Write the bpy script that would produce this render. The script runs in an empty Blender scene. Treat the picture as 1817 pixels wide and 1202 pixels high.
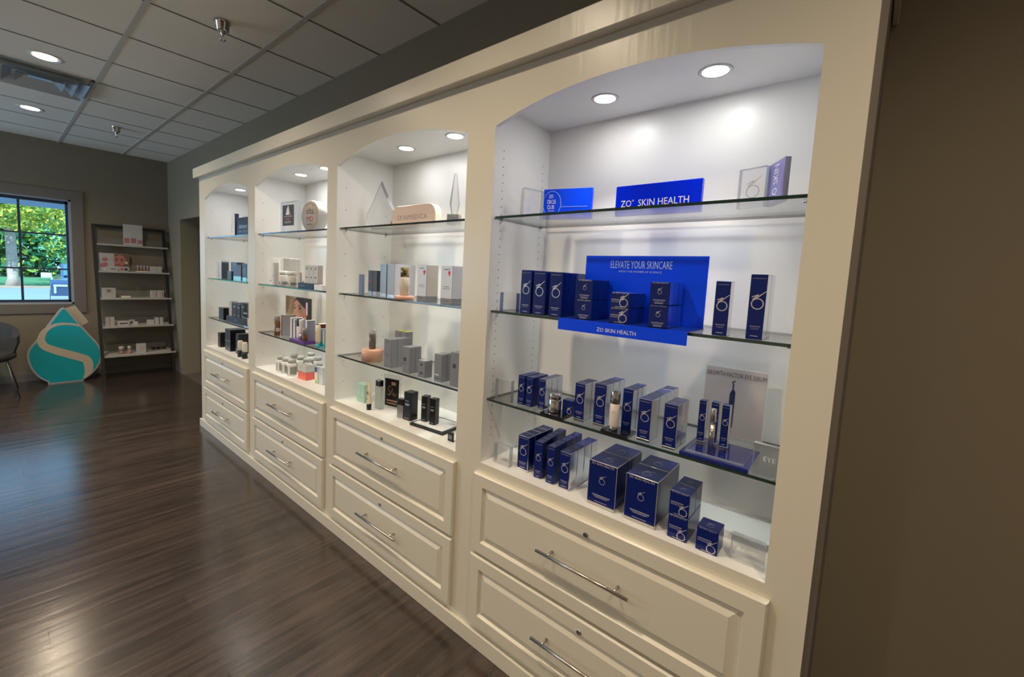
import bpy, bmesh, math, random
from mathutils import Vector, Matrix, Euler
random.seed(7)
S = bpy.context.scene
COL = S.collection
PI = math.pi

# ------------------------------------------------------------------ camera
CAM = Vector((0.2376, -1.2502, 1.52))
YAW, PITCH, ROLL, FPX, PPX, PPY = -0.7026, -0.0906, 0.0489, 767.5591, 885.3272, 563.2969
def make_camera():
    cy, sy = math.cos(YAW), math.sin(YAW)
    f = Vector((sy*math.cos(PITCH), cy*math.cos(PITCH), math.sin(PITCH)))
    r0 = Vector((cy, -sy, 0)); u0 = r0.cross(f)
    r = math.cos(ROLL)*r0 + math.sin(ROLL)*u0
    u = -math.sin(ROLL)*r0 + math.cos(ROLL)*u0
    cd = bpy.data.cameras.new('camera'); c = bpy.data.objects.new('camera', cd); COL.objects.link(c)
    m = Matrix((r, u, -f)).transposed().to_4x4(); m.translation = CAM
    c.matrix_world = m
    cd.sensor_width = 36; cd.lens = FPX/1817*36
    cd.shift_x = (908.5-PPX)/1817; cd.shift_y = (PPY-601)/1817
    cd.clip_start = .02; cd.clip_end = 300
    S.camera = c
make_camera()
S.view_settings.view_transform = 'Standard'; S.view_settings.look = 'None'
S.view_settings.exposure = 0.0; S.view_settings.gamma = 1; S.view_settings.use_curve_mapping = False

# ------------------------------------------------------------------ world, sun and lamps
W = bpy.data.worlds.new('world'); S.world = W; W.use_nodes = True
W.node_tree.nodes['Background'].inputs[0].default_value = (.34, .66, 1, 1)
W.node_tree.nodes['Background'].inputs[1].default_value = 2.2
sd = bpy.data.lights.new('sun', 'SUN'); sd.energy = 9; sd.angle = .01; sd.color = (.84, .94, .95)
sun = bpy.data.objects.new('sun', sd); COL.objects.link(sun)
sun.rotation_euler = Vector((-.55, .35, -.75)).to_track_quat('-Z', 'Y').to_euler()   # from above the building, onto the trees
ROOM_H = 2.8972
CAN_X = [-5.925, -4.27, -2.60, -.93, .73]
CAN_Y = [-.945, -2.70]
CAN_W, CAN_COL = 21.0, (1, .82, .60)
BAY_W, BAY_COL = 1.95, (1, .985, .95)
def spot(name, loc, power, color, size, angle=150, blend=.9):
    l = bpy.data.lights.new(name, 'SPOT'); l.energy = power; l.color = color
    l.shadow_soft_size = size; l.spot_size = math.radians(angle); l.spot_blend = blend
    o = bpy.data.objects.new(name, l); COL.objects.link(o); o.location = loc
    return o
for cx_ in CAN_X:
    for cy_ in CAN_Y:
        spot('ceiling_lamp_light', (cx_, cy_, ROOM_H-.03), CAN_W*4, CAN_COL, .05, 150, 1)

DAY_FILL_W = 60
for wx_ in (-6.0,):      # added fill lamp outside the invented front window, brightens the room
    dl = bpy.data.lights.new('window_daylight', 'AREA'); dl.shape = 'RECTANGLE'; dl.size = 2.3; dl.size_y = 1.35; dl.energy = DAY_FILL_W; dl.color = (.76, .87, 1)
    do = bpy.data.objects.new('window_daylight', dl); COL.objects.link(do); do.location = (wx_, -4.5, 1.6); do.rotation_euler = (PI*.55, 0, 0)

# ------------------------------------------------------------------ materials
MATS = {}
def pmat(name, col, rough=.5, metal=0, coat=0, emit=None, es=0, noise=0, nscale=40, bump=0, bscale=200, spec=.5, bstretch=None):
    if name in MATS: return MATS[name]
    m = bpy.data.materials.new(name); m.use_nodes = True
    nt = m.node_tree; b = nt.nodes['Principled BSDF']
    b.inputs['Base Color'].default_value = (*col, 1)
    b.inputs['Roughness'].default_value = rough; b.inputs['Metallic'].default_value = metal
    b.inputs['Coat Weight'].default_value = coat; b.inputs['Coat Roughness'].default_value = .08
    b.inputs['Specular IOR Level'].default_value = spec
    if emit: b.inputs['Emission Color'].default_value = (*emit, 1); b.inputs['Emission Strength'].default_value = es
    tc = nt.nodes.new('ShaderNodeTexCoord')
    if noise:
        n = nt.nodes.new('ShaderNodeTexNoise'); n.inputs['Scale'].default_value = nscale; n.inputs['Detail'].default_value = 4
        nt.links.new(tc.outputs['Object'], n.inputs['Vector'])
        mx = nt.nodes.new('ShaderNodeMix'); mx.data_type = 'RGBA'
        mx.inputs[6].default_value = (*[c*(1-noise) for c in col], 1); mx.inputs[7].default_value = (*[min(1, c*(1+noise)) for c in col], 1)
        nt.links.new(n.outputs['Fac'], mx.inputs[0]); nt.links.new(mx.outputs[2], b.inputs['Base Color'])
    if bump:
        n2 = nt.nodes.new('ShaderNodeTexNoise'); n2.inputs['Scale'].default_value = bscale; n2.inputs['Detail'].default_value = 3
        v = tc.outputs['Object']
        if bstretch:
            mp = nt.nodes.new('ShaderNodeMapping'); mp.inputs['Scale'].default_value = bstretch
            nt.links.new(v, mp.inputs['Vector']); v = mp.outputs['Vector']
        nt.links.new(v, n2.inputs['Vector'])
        bp = nt.nodes.new('ShaderNodeBump'); bp.inputs['Strength'].default_value = bump; bp.inputs['Distance'].default_value = .002
        nt.links.new(n2.outputs['Fac'], bp.inputs['Height']); nt.links.new(bp.outputs['Normal'], b.inputs['Normal'])
    MATS[name] = m; return m
def clear(name, tint, base=.04, body=None, bodyfac=0.0, rough=.01):
    """thin clear sheet: transparent with a fresnel gloss (and, for tinted or frosted ones, some diffuse body)"""
    if name in MATS: return MATS[name]
    m = bpy.data.materials.new(name); m.use_nodes = True; nt = m.node_tree
    nt.nodes.remove(nt.nodes['Principled BSDF']); out = nt.nodes['Material Output']
    t = nt.nodes.new('ShaderNodeBsdfTransparent'); t.inputs[0].default_value = (*tint, 1)
    g = nt.nodes.new('ShaderNodeBsdfGlossy'); g.inputs['Roughness'].default_value = rough
    lw = nt.nodes.new('ShaderNodeLayerWeight'); lw.inputs[0].default_value = .5
    p = nt.nodes.new('ShaderNodeMath'); p.operation = 'POWER'; p.inputs[1].default_value = 5
    nt.links.new(lw.outputs['Facing'], p.inputs[0])
    ma = nt.nodes.new('ShaderNodeMath'); ma.operation = 'MULTIPLY_ADD'; ma.inputs[1].default_value = .9; ma.inputs[2].default_value = base
    nt.links.new(p.outputs[0], ma.inputs[0])
    src = t.outputs[0]
    if body:
        d = nt.nodes.new('ShaderNodeBsdfDiffuse'); d.inputs[0].default_value = (*body, 1)
        mb = nt.nodes.new('ShaderNodeMixShader'); mb.inputs[0].default_value = bodyfac
        nt.links.new(src, mb.inputs[1]); nt.links.new(d.outputs[0], mb.inputs[2]); src = mb.outputs[0]
    mx = nt.nodes.new('ShaderNodeMixShader'); nt.links.new(ma.outputs[0], mx.inputs[0])
    nt.links.new(src, mx.inputs[1]); nt.links.new(g.outputs[0], mx.inputs[2]); nt.links.new(mx.outputs[0], out.inputs['Surface'])
    MATS[name] = m; return m

PAINT = pmat('cream_cabinet_paint', (.67, .63, .53), .32, bump=.5, bscale=45, bstretch=(1, 1, .12))
INNER = pmat('white_melamine', (.84, .84, .83), .35, bump=.1, bscale=120)  # inside faces and opening edges, whiter than the cream front
WALLP = pmat('taupe_wall_paint', (.215, .182, .128), .7, noise=.04, nscale=3, bump=.2, bscale=300)
WALLD = pmat('charcoal_soffit_paint', (.085, .08, .078), .8, noise=.04, nscale=3)
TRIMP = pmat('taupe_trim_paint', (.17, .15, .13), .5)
CREAMW = pmat('cream_wall_paint', (.62, .56, .47), .7)
BEIGE = pmat('beige_corridor_paint', (.30, .27, .20), .6)
CHROME = pmat('polished_chrome', (.62, .62, .64), .12, 1)
NICKEL = pmat('brushed_nickel', (.55, .52, .49), .28, 1)
LAMPW = pmat('lamp_lens', (1, 1, 1), .4, emit=(1, .86, .68), es=9)
BAYLENS = pmat('cabinet_lamp_lens', (1, 1, 1), .4, emit=(1, .97, .9), es=7)
WHITEM = pmat('white_enamel', (.7, .7, .7), .35)
GLASS = clear('clear_shelf_glass', (.975, .992, .985))
GEDGE = pmat('dark_green_glass_edge', (.012, .035, .03), .08, coat=1)
GEDGEB = pmat('black_green_glass_edge', (.008, .012, .012), .08, coat=1)
ACRYL = clear('clear_acrylic', (.965, .97, .975), .05)
ACEDGE = clear('acrylic_edge', (.55, .6, .66), .12, (.75, .8, .85), .35)
ACEDGEB = clear('acrylic_blue_edge', (.25, .3, .6), .12, (.12, .16, .5), .6)
PURPAC = clear('violet_tinted_acrylic', (.6, .58, .9), .06, (.35, .33, .72), .5)
NAVY = pmat('navy_foil_carton', (.002, .012, .13), .25, coat=.2, spec=.3)
NAVYT = pmat('navy_carton_top', (.004, .014, .14), .3, coat=.2, spec=.4)
SILVER = pmat('mirror_silver_carton', (.78, .79, .84), .16, 1)
SILV2 = pmat('silver_print', (.72, .72, .78), .35, .6)
DIMP = pmat('dim_grey_print', (.30, .31, .42), .5)
ROYAL = pmat('royal_blue_acrylic', (.0, .06, .93), .3, spec=.3)
ROYALD = pmat('deep_blue_acrylic', (.0, .02, .75), .12, coat=.4, spec=.3)
BLACK = pmat('black_carton', (.008, .009, .011), .3, coat=.12, spec=.3)
BLACKG = pmat('black_gloss', (.006, .006, .008), .08, coat=1)
SLATE = pmat('slate_grey_carton', (.21, .215, .245), .5)
SLATED = pmat('dark_slate_carton', (.045, .05, .065), .4, coat=.3)
STEELB = pmat('steel_blue_carton', (.16, .19, .32), .4)
WHITEC = pmat('white_carton', (.78, .77, .74), .45)
WARMC = pmat('warm_grey_carton', (.50, .46, .42), .3, coat=.3)
PALEL = pmat('pale_lilac_carton_side', (.55, .56, .64), .3)
PEACH = pmat('peach_acrylic', (.72, .42, .31), .3, coat=.3)
MINT = pmat('mint_carton', (.42, .62, .52), .45)
RED = pmat('red_print', (.55, .04, .05), .5)
INK = pmat('dark_print', (.05, .05, .06), .5)
GOLD = pmat('gold_cap', (.42, .33, .18), .2, 1)
YELLOW = pmat('yellow_lid', (.85, .80, .12), .45)
CORAL = pmat('coral_carton', (.82, .16, .11), .45)
PURPLE = pmat('purple_acrylic', (.13, .05, .30), .3, coat=.4)
AMBER = pmat('amber_bottle', (.16, .06, .025), .12, coat=.6)
CREAM = pmat('cream_plastic', (.75, .68, .52), .4)
TEALV = pmat('teal_vinyl', (0, .38, .47), .2, coat=.5)
FOAM = pmat('pale_foam_edge', (.42, .41, .42), .6)
RIBBON = pmat('cream_vinyl', (.55, .49, .40), .4)
DARKM = pmat('black_metal_post', (.012, .012, .012), .45)
SHELFW = pmat('pale_shelf_board', (.46, .44, .41), .4)
RAILM = pmat('taupe_shelf_rail', (.20, .185, .16), .6)
SKIN = pmat('printed_skin', (.62, .30, .19), .5)
SKIN2 = pmat('printed_rosy_skin', (.50, .20, .16), .5)
HAIR = pmat('printed_dark_hair', (.02, .014, .012), .5)
HAIR2 = pmat('printed_auburn_hair', (.18, .10, .07), .5)
TAN = pmat('printed_tan', (.42, .29, .17), .5, noise=.3, nscale=30)
LIPS = pmat('printed_lips', (.45, .06, .07), .5)

# ------------------------------------------------------------------ object helpers
def link(o, parent=None):
    COL.objects.link(o)
    if parent is not None: o.parent = parent
    return o
def tag(o, label=None, cat=None, group=None, kind=None):
    if label: o['label'] = label
    if cat: o['category'] = cat
    if group: o['group'] = group
    if kind: o['kind'] = kind
    return o
def empty(name, loc=(0, 0, 0), rz=0, label=None, cat=None, group=None):
    o = bpy.data.objects.new(name, None); o.empty_display_size = .05
    link(o); o.location = loc; o.rotation_euler = (0, 0, rz)
    return tag(o, label, cat, group)
class MB:
    def __init__(s): s.v = []; s.f = []; s.m = []; s.mats = []; s.smooth = []
    def mi(s, m):
        if m not in s.mats: s.mats.append(m)
        return s.mats.index(m)
    def poly(s, pts, m, sm=False):
        n = len(s.v); s.v += [tuple(p) for p in pts]; s.f.append(tuple(range(n, n+len(pts)))); s.m.append(s.mi(m)); s.smooth.append(sm)
    def box(s, x0, x1, y0, y1, z0, z1, m, front=None, side=None, top=None, left=None, bottom=None):
        n = len(s.v)
        s.v += [(x0,y0,z0),(x1,y0,z0),(x1,y1,z0),(x0,y1,z0),(x0,y0,z1),(x1,y0,z1),(x1,y1,z1),(x0,y1,z1)]
        F = [(0,1,5,4),(1,2,6,5),(2,3,7,6),(3,0,4,7),(4,5,6,7),(3,2,1,0)]
        M = [front or m, side or m, m, left or side or m, top or m, bottom or m]
        for f, mm in zip(F, M): s.f.append(tuple(n+i for i in f)); s.m.append(s.mi(mm)); s.smooth.append(False)
    def lathe(s, prof, m, seg=24, c=(0, 0, 0), axis='z', mats=None):
        n = len(s.v)
        for (r, h) in prof:
            for k in range(seg):
                a = 2*PI*k/seg; p = (r*math.cos(a), r*math.sin(a), h)
                if axis == 'x': p = (p[2], p[0], p[1])
                if axis == 'y': p = (p[0], p[2], p[1])
                s.v.append((p[0]+c[0], p[1]+c[1], p[2]+c[2]))
        for i in range(len(prof)-1):
            mm = mats[i] if mats else m
            for k in range(seg):
                a = n+i*seg+k; b = n+i*seg+(k+1) % seg
                fc = (a, b, b+seg, a+seg)
                if axis == 'y': fc = fc[::-1]
                s.f.append(fc); s.m.append(s.mi(mm)); s.smooth.append(True)
        for idx, pr_ in ((0, prof[0]), (len(prof)-1, prof[-1])):
            if pr_[0] > 1e-5:
                fc = tuple(n+idx*seg+k for k in range(seg))
                if (idx == 0) != (axis == 'y'): fc = fc[::-1]
                s.f.append(fc); s.m.append(s.mi(mats[0 if idx == 0 else -1] if mats else m)); s.smooth.append(False)
    def tube(s, pts, r, m, seg=8):
        pts = [Vector(p) for p in pts]; n = len(s.v); ov = (pts[-1]-pts[0]).normalized(); ref = Vector((0, 1, .1)) if abs(ov.z) > .8 else Vector((0, .05, 1))
        for i, p in enumerate(pts):
            d = (pts[min(i+1, len(pts)-1)]-pts[max(i-1, 0)]).normalized()
            a = d.cross(ref)
            a.normalize(); b = d.cross(a)
            rr = r[i] if isinstance(r, (list, tuple)) else r
            for k in range(seg):
                t = 2*PI*k/seg; s.v.append(tuple(p+a*rr*math.cos(t)+b*rr*math.sin(t)))
        for i in range(len(pts)-1):
            for k in range(seg):
                a0 = n+i*seg+k; b0 = n+i*seg+(k+1) % seg
                s.f.append((a0, a0+seg, b0+seg, b0)); s.m.append(s.mi(m)); s.smooth.append(True)
        for i in (0, len(pts)-1):
            s.f.append(tuple(n+i*seg+k for k in range(seg))); s.m.append(s.mi(m)); s.smooth.append(False)
    def prism(s, pts, y0, y1, m, side=None, plane='xz'):
        """outline in the xz plane (or yz with plane='yz') pulled from y0 to y1"""
        n = len(s.v); k = len(pts)
        for yy in (y0, y1):
            for p in pts:
                s.v.append((p[0], yy, p[1]) if plane == 'xz' else (yy, p[0], p[1]))
        s.f.append(tuple(range(n, n+k))); s.m.append(s.mi(m)); s.smooth.append(False)
        s.f.append(tuple(range(n+2*k-1, n+k-1, -1))); s.m.append(s.mi(m)); s.smooth.append(False)
        for i in range(k):
            j = (i+1) % k
            s.f.append((n+i, n+k+i, n+k+j, n+j)); s.m.append(s.mi(side or m)); s.smooth.append(False)
    def mesh(s, name, bevel=0, seg=2, fix=True):
        me = bpy.data.meshes.new(name); me.from_pydata(s.v, [], s.f)
        for m in s.mats: me.materials.append(m)
        me.polygons.foreach_set('material_index', s.m); me.polygons.foreach_set('use_smooth', s.smooth)
        bm = bmesh.new(); bm.from_mesh(me)
        if bevel:
            bmesh.ops.bevel(bm, geom=list(bm.edges), offset=bevel, segments=seg, affect='EDGES', profile=.7, clamp_overlap=True)
        if fix: bmesh.ops.recalc_face_normals(bm, faces=bm.faces)
        bm.to_mesh(me); bm.free(); me.update(); return me
    def build(s, name, parent=None, loc=(0, 0, 0), rot=(0, 0, 0), bevel=0, seg=2, fix=True):
        o = bpy.data.objects.new(name, s.mesh(name, bevel, seg, fix)); link(o, parent); o.location = loc; o.rotation_euler = rot
        return o
def use(me, name, parent=None, loc=(0, 0, 0), rot=(0, 0, 0), scale=None):
    o = bpy.data.objects.new(name, me); link(o, parent); o.location = loc; o.rotation_euler = rot
    if scale: o.scale = scale
    return o
TXT = {}
def text_mesh(txt, h, mat, xs=1.0, depth=.0004, align='CENTER', spacing=1.0):
    """upright lettering in the xz plane facing -y, baseline at z=0"""
    key = (txt, round(h, 4), mat.name, xs, align, spacing)
    if key in TXT: return TXT[key]
    cu = bpy.data.curves.new('lettering', 'FONT'); cu.body = txt; cu.size = h/.72; cu.align_x = align
    cu.extrude = depth/2; cu.offset = -.005*cu.size; cu.resolution_u = 2; cu.space_character = spacing
    t = bpy.data.objects.new('lettering', cu)
    COL.objects.link(t)
    dg = bpy.context.evaluated_depsgraph_get(); dg.update()
    me = bpy.data.meshes.new_from_object(t.evaluated_get(dg))
    bpy.data.objects.remove(t); bpy.data.curves.remove(cu)
    me.transform(Matrix.Diagonal((xs, 1, 1, 1))); me.transform(Matrix.Rotation(PI/2, 4, 'X'))
    me.materials.clear(); me.materials.append(mat); me.name = 'lettering'
    TXT[key] = me; return me
def letter(txt, h, mat, parent, loc, xs=1.0, rot=(0, 0, 0), align='CENTER', name='lettering', spacing=1.0):
    return use(text_mesh(txt, h, mat, xs, align=align, spacing=spacing), name, parent, loc, rot)
def stroke(mb, pts, w, m, y0=-.0004, y1=0, closed=False, widths=None):
    """flat ribbon drawn along a line in the xz plane with real thickness"""
    P = [Vector((p[0], p[1])) for p in pts]; n = len(P); L = []; R = []
    for i in range(n):
        a = P[(i-1) % n] if closed or i > 0 else P[i]; b = P[(i+1) % n] if closed or i < n-1 else P[i]
        d = (b-a).normalized(); nn = Vector((-d.y, d.x)); ww = (widths[i] if widths else w)/2
        L.append(P[i]+nn*ww); R.append(P[i]-nn*ww)
    for i in range(n if closed else n-1):
        j = (i+1) % n
        mb.prism([L[i], L[j], R[j], R[i]], y0, y1, m)
EMB = {}
def emblem_mesh(mat, bold=1.0):
    k = (mat.name, bold)
    if k in EMB: return EMB[k]
    mb = MB()
    ring = [(.02+.30*math.cos(a), -.20+.30*math.sin(a)) for a in [2*PI*i/28 for i in range(28)]]
    stroke(mb, ring, .042*bold, mat, closed=True)
    q_ = .042*bold
    stroke(mb, [(-.29, .18), (.05, .33)], q_, mat, y0=-.0005, y1=-.0001)
    stroke(mb, [(.05, .325), (-.25, .04)], q_*.7, mat, y0=-.0006, y1=-.0001)
    stroke(mb, [(-.25, .03), (.02, .20), (.42, .54)], q_, mat, y0=-.0007, y1=-.0001, widths=[q_*.5, q_*1.2, q_*.5])
    me = mb.mesh('emblem'); EMB[k] = me; return me
CART = {}
def carton_mesh(w, d, h, front, side, top, band=0, bandmat=None, edge=None):
    key = (round(w, 4), round(d, 4), round(h, 4), front.name, side.name, top.name, band, bandmat.name if bandmat else '')
    if key in CART: return CART[key]
    mb = MB()
    if band: mb.box(-w/2, w/2, 0, d, 0, band, bandmat, side=bandmat)
    mb.box(-w/2, w/2, 0, d, band, h, front, front=front, side=side, top=top)
    me = mb.mesh('carton_body', bevel=.0012, seg=1); CART[key] = me; return me
def ordinal(i): return ['front', 'second', 'third', 'fourth', 'fifth', 'sixth'][i]
def back_place(k): return 'front one' if k == 0 else ordinal(k)+' back'
# ------------------------------------------------------------------ the room
XF, YB, XR, YF, H = -7.3834, .4164, 2.6, -4.3, ROOM_H
def struct(o): o['kind'] = 'structure'; return o
def floor_mat():
    m = bpy.data.materials.new('dark_wood_plank'); m.use_nodes = True; nt = m.node_tree; b = nt.nodes['Principled BSDF']; N = nt.nodes.new; Lk = nt.links.new
    tc = N('ShaderNodeTexCoord'); mp = N('ShaderNodeMapping'); mp.inputs['Rotation'].default_value = (0, 0, PI/2)
    Lk(tc.outputs['Object'], mp.inputs['Vector'])
    br = N('ShaderNodeTexBrick'); br.offset = .37; br.inputs['Scale'].default_value = 1; br.inputs['Brick Width'].default_value = 1.15; br.inputs['Row Height'].default_value = .145
    br.inputs['Mortar Size'].default_value = .0015; br.inputs['Mortar Smooth'].default_value = .3
    br.inputs['Color1'].default_value = (.30, .30, .30, 1); br.inputs['Color2'].default_value = (.80, .80, .80, 1); br.inputs['Mortar'].default_value = (0, 0, 0, 1)
    Lk(mp.outputs['Vector'], br.inputs['Vector'])
    mp2 = N('ShaderNodeMapping'); mp2.inputs['Scale'].default_value = (16, .9, 1); Lk(tc.outputs['Object'], mp2.inputs['Vector'])
    n = N('ShaderNodeTexNoise'); n.inputs['Scale'].default_value = 1.6; n.inputs['Detail'].default_value = 7; n.inputs['Roughness'].default_value = .62; n.inputs['Distortion'].default_value = .5
    Lk(mp2.outputs['Vector'], n.inputs['Vector'])
    r = N('ShaderNodeValToRGB'); e = r.color_ramp.elements; e[0].position = .3; e[0].color = (.009, .005, .004, 1); e[1].position = .72; e[1].color = (.092, .060, .046, 1)
    Lk(n.outputs['Fac'], r.inputs['Fac'])
    mx = N('ShaderNodeMix'); mx.data_type = 'RGBA'; mx.blend_type = 'MULTIPLY'; mx.inputs[0].default_value = .55
    Lk(r.outputs['Color'], mx.inputs[6]); Lk(br.outputs['Color'], mx.inputs[7])
    hs = N('ShaderNodeBrightContrast'); hs.inputs['Bright'].default_value = .008; Lk(mx.outputs[2], hs.inputs['Color']); Lk(hs.outputs['Color'], b.inputs['Base Color'])
    rr = N('ShaderNodeMapRange'); rr.inputs['To Min'].default_value = .13; rr.inputs['To Max'].default_value = .27; Lk(n.outputs['Fac'], rr.inputs['Value']); Lk(rr.outputs['Result'], b.inputs['Roughness'])
    bp = N('ShaderNodeBump'); bp.inputs['Strength'].default_value = .4; bp.inputs['Distance'].default_value = .002; Lk(n.outputs['Fac'], bp.inputs['Height'])
    bp2 = N('ShaderNodeBump'); bp2.inputs['Strength'].default_value = .3; bp2.inputs['Distance'].default_value = .001; Lk(br.outputs['Fac'], bp2.inputs['Height']); bp2.invert = True
    Lk(bp.outputs['Normal'], bp2.inputs['Normal']); Lk(bp2.outputs['Normal'], b.inputs['Normal'])
    b.inputs['Coat Weight'].default_value = .45; b.inputs['Coat Roughness'].default_value = .2; b.inputs['Coat IOR'].default_value = 1.6; Lk(bp2.outputs['Normal'], b.inputs['Coat Normal'])
    return m
def tile_mat():
    return pmat('mineral_ceiling_tile', (.76, .72, .65), .9, noise=.05, nscale=120, bump=.3, bscale=260)
mb = MB(); mb.box(XF-.1, XR+.1, YF-.1, YB, -.1, 0, floor_mat()); struct(mb.build('floor'))
mb = MB(); mb.box(XF-.1, XR+.1, YF-.1, YB+.1, H, H+.08, tile_mat()); struct(mb.build('ceiling'))
# ceiling grid
GRID = pmat('ceiling_grid_metal', (.50, .48, .44), .5)
GROOVE = pmat('ceiling_grid_cross_tee', (.16, .15, .135), .7)
xs = [-3.402+.5650*k for k in range(-7, 11)]; ys = [-.065-.5865*k for k in range(-0, 8)]
for k_, y in enumerate(ys):
    if y > YF:
        mb = MB(); mb.box(XF, XR, y-.012, y+.012, H-.006, H+.001, GRID); struct(mb.build('trim_%d' % (k_+1)))
mb = MB()
for x in xs:
    if XF < x < XR: mb.box(x-.0045, x+.0045, YF, YB, H-.003, H+.001, GROOVE)
struct(mb.build('trim_20'))
# far wall with the window hole
WY0, WY1, WZ0, WZ1 = -2.70, -.568, .932, 2.221
mb = MB()
for (y0, y1, z0, z1) in [(YF-.1, WY0, 0, H), (WY1, YB+.12, 0, H), (WY0, WY1, 0, WZ0), (WY0, WY1, WZ1, H)]:
    mb.box(XF-.14, XF, y0, y1, z0, z1, WALLP)
struct(mb.build('wall_far'))
mb = MB(); t = .112
for (y0, y1, z0, z1) in [(WY0-t, WY1+t, WZ1, WZ1+t), (WY0-t, WY1+t, WZ0-t, WZ0), (WY0-t, WY0, WZ0, WZ1), (WY1, WY1+t, WZ0, WZ1)]:
    mb.box(XF, XF+.018, y0, y1, z0, z1, TRIMP)
struct(mb.build('trim_21', bevel=.002))
FRAMEM = pmat('dark_bronze_window_frame', (.045, .06, .10), .3, .3); SILLM = pmat('pale_window_jamb', (.34, .37, .42), .4)
win = empty('window_1', (XF-.09, 0, 0)); win['kind'] = 'structure'
mb = MB()
for (y0, y1, z0, z1) in [(WY0, WY1, WZ1-.02, WZ1), (WY0, WY1, WZ0, WZ0+.02), (WY0, WY0+.02, WZ0, WZ1), (WY1-.02, WY1, WZ0, WZ1)]:
    mb.box(.0, .088, y0, y1, z0, z1, SILLM)
struct(mb.build('window_jamb', win))
mb = MB()
for (y0, y1, z0, z1) in [(WY0+.02, WY1-.02, WZ1-.055, WZ1-.02), (WY0+.02, WY1-.02, WZ0+.02, WZ0+.05), (WY0+.02, WY0+.045, WZ0, WZ1), (WY1-.045, WY1-.02, WZ0, WZ1)]:
    mb.box(-.01, .03, y0, y1, z0, z1, FRAMEM)
for k in range(5):
    y = -1.003-.433*k
    if y > WY0+.1: mb.box(.0, .024, y-.011, y+.011, WZ0+.02, WZ1-.02, FRAMEM)
for z in (1.362, 1.786): mb.box(.0, .022, WY0+.02, WY1-.02, z-.009, z+.009, FRAMEM)
struct(mb.build('window_frame', win))
mb = MB(); mb.box(.008, .012, WY0+.02, WY1-.02, WZ0+.02, WZ1-.02, clear('window_glass', (.93, .98, 1.0), .04)); struct(mb.build('window_glass', win))
# side wall with the corridor opening
DX0, DX1, DZ = -6.775, -5.15, 2.083
mb = MB()
for (x0, x1, z0, z1) in [(XF, DX0, 0, H), (DX1, XR+.1, 0, H), (DX0, DX1, DZ, H)]:
    mb.box(x0, x1, YB, YB+.19, z0, z1, WALLP)
struct(mb.build('wall_side'))
mb = MB()
mb.box(DX0-.1, DX0, YB+.19, 2.4, 0, 2.6, BEIGE); mb.box(DX1, DX1+.1, YB+.19, 2.4, 0, 2.6, BEIGE)
mb.box(DX0-.1, DX1+.1, 2.4, 2.5, 0, 2.6, BEIGE); mb.box(DX0-.1, DX1+.1, YB+.19, 2.5, 2.6, 2.7, BEIGE)
struct(mb.build('wall_corridor'))
mb = MB(); mb.box(DX0-.002, DX0+.012, YB-.012, YB+.20, 0, DZ, BEIGE); mb.box(DX1-.012, DX1+.002, YB-.012, YB+.20, 0, DZ, BEIGE)
struct(mb.build('door_1'))
mb = MB(); mb.box(DX0, DX1, YB, 2.5, -.1, 0.001, pmat('grey_corridor_tile', (.12, .10, .085), .4)); struct(mb.build('floor_corridor'))
mb = MB(); mb.box(XR, XR+.1, YF, YB, 0, H, CREAMW); struct(mb.build('wall_right'))
ADDED_FW = [(-7.2, -4.8)]  # added window in the unseen front wall, opened for the daylight fill
mb = MB(); mb.box(XF, XR+.1, YF-.1, YF, 0, .9, CREAMW); mb.box(XF, XR+.1, YF-.1, YF, 2.3, H, CREAMW)
for (x0, x1) in [(XF, ADDED_FW[0][0]), (ADDED_FW[0][1], XR+.1)]: mb.box(x0, x1, YF-.1, YF, .9, 2.3, CREAMW)
struct(mb.build('wall_front'))
for k_, (x0, x1) in enumerate(ADDED_FW):
    w2 = empty('window_%d' % (k_+2), ((x0+x1)/2, YF-.05, 0)); w2['kind'] = 'structure'; hw_ = (x1-x0)/2
    mb = MB()
    for (a0, a1, z0, z1) in [(-hw_, hw_, .9, .95), (-hw_, hw_, 2.25, 2.3), (-hw_, -hw_+.05, .95, 2.25), (hw_-.05, hw_, .95, 2.25), (-.02, .02, .95, 2.25)]: mb.box(a0, a1, -.03, .03, z0, z1, TRIMP)
    struct(mb.build('window_frame', w2))
    mb = MB(); mb.box(-hw_+.05, hw_-.05, -.004, 0, .95, 2.25, clear('window_glass', (.93, .98, 1.0), .04)); struct(mb.build('window_glass', w2))
mb = MB(); mb.box(XF, XF+.014, YF, YB, 0, .09, TRIMP); struct(mb.build('baseboard_far', bevel=.002))
mb = MB(); mb.box(XF+.014, DX0, YB-.014, YB, 0, .09, TRIMP); struct(mb.build('baseboard_side', bevel=.002))

# ceiling fixtures
ci = 0
for cx_ in CAN_X:
    for cy_ in CAN_Y:
        t = empty('recessed_ceiling_light', (cx_, cy_, H))
        near = {0: 'nearest the window wall', 1: 'second from the window wall'}.get(CAN_X.index(cx_), 'out over the room')
        lb = {(-5.925, -.945): 'round recessed ceiling light beyond the air vent, nearest the window wall',
              (-4.27, -.945): 'round recessed ceiling light just in front of the air vent'}.get((cx_, cy_), 'round recessed ceiling light farther out over the room, %s' % ('window wall end', 'second along', 'third along', 'fourth along', 'right end')[CAN_X.index(cx_)]+(' of the near row' if cy_ > -1 else ' of the far row'))
        tag(t, lb, 'ceiling light', 'recessed ceiling lights')
        mb = MB(); mb.lathe([(.062, -.001), (.078, -.002), (.088, -.006), (.092, .0)], WHITEM, 32); mb.build('trim_ring', t)
        mb = MB(); mb.lathe([(.0001, -.004), (.062, -.003), (.062, 0)], LAMPW, 28); mb.build('lens', t)
vent = empty('ceiling_air_vent', (-4.787, -.944, H), label='square four-way metal air vent between the two ceiling lights', cat='vent')
mb = MB()
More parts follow.
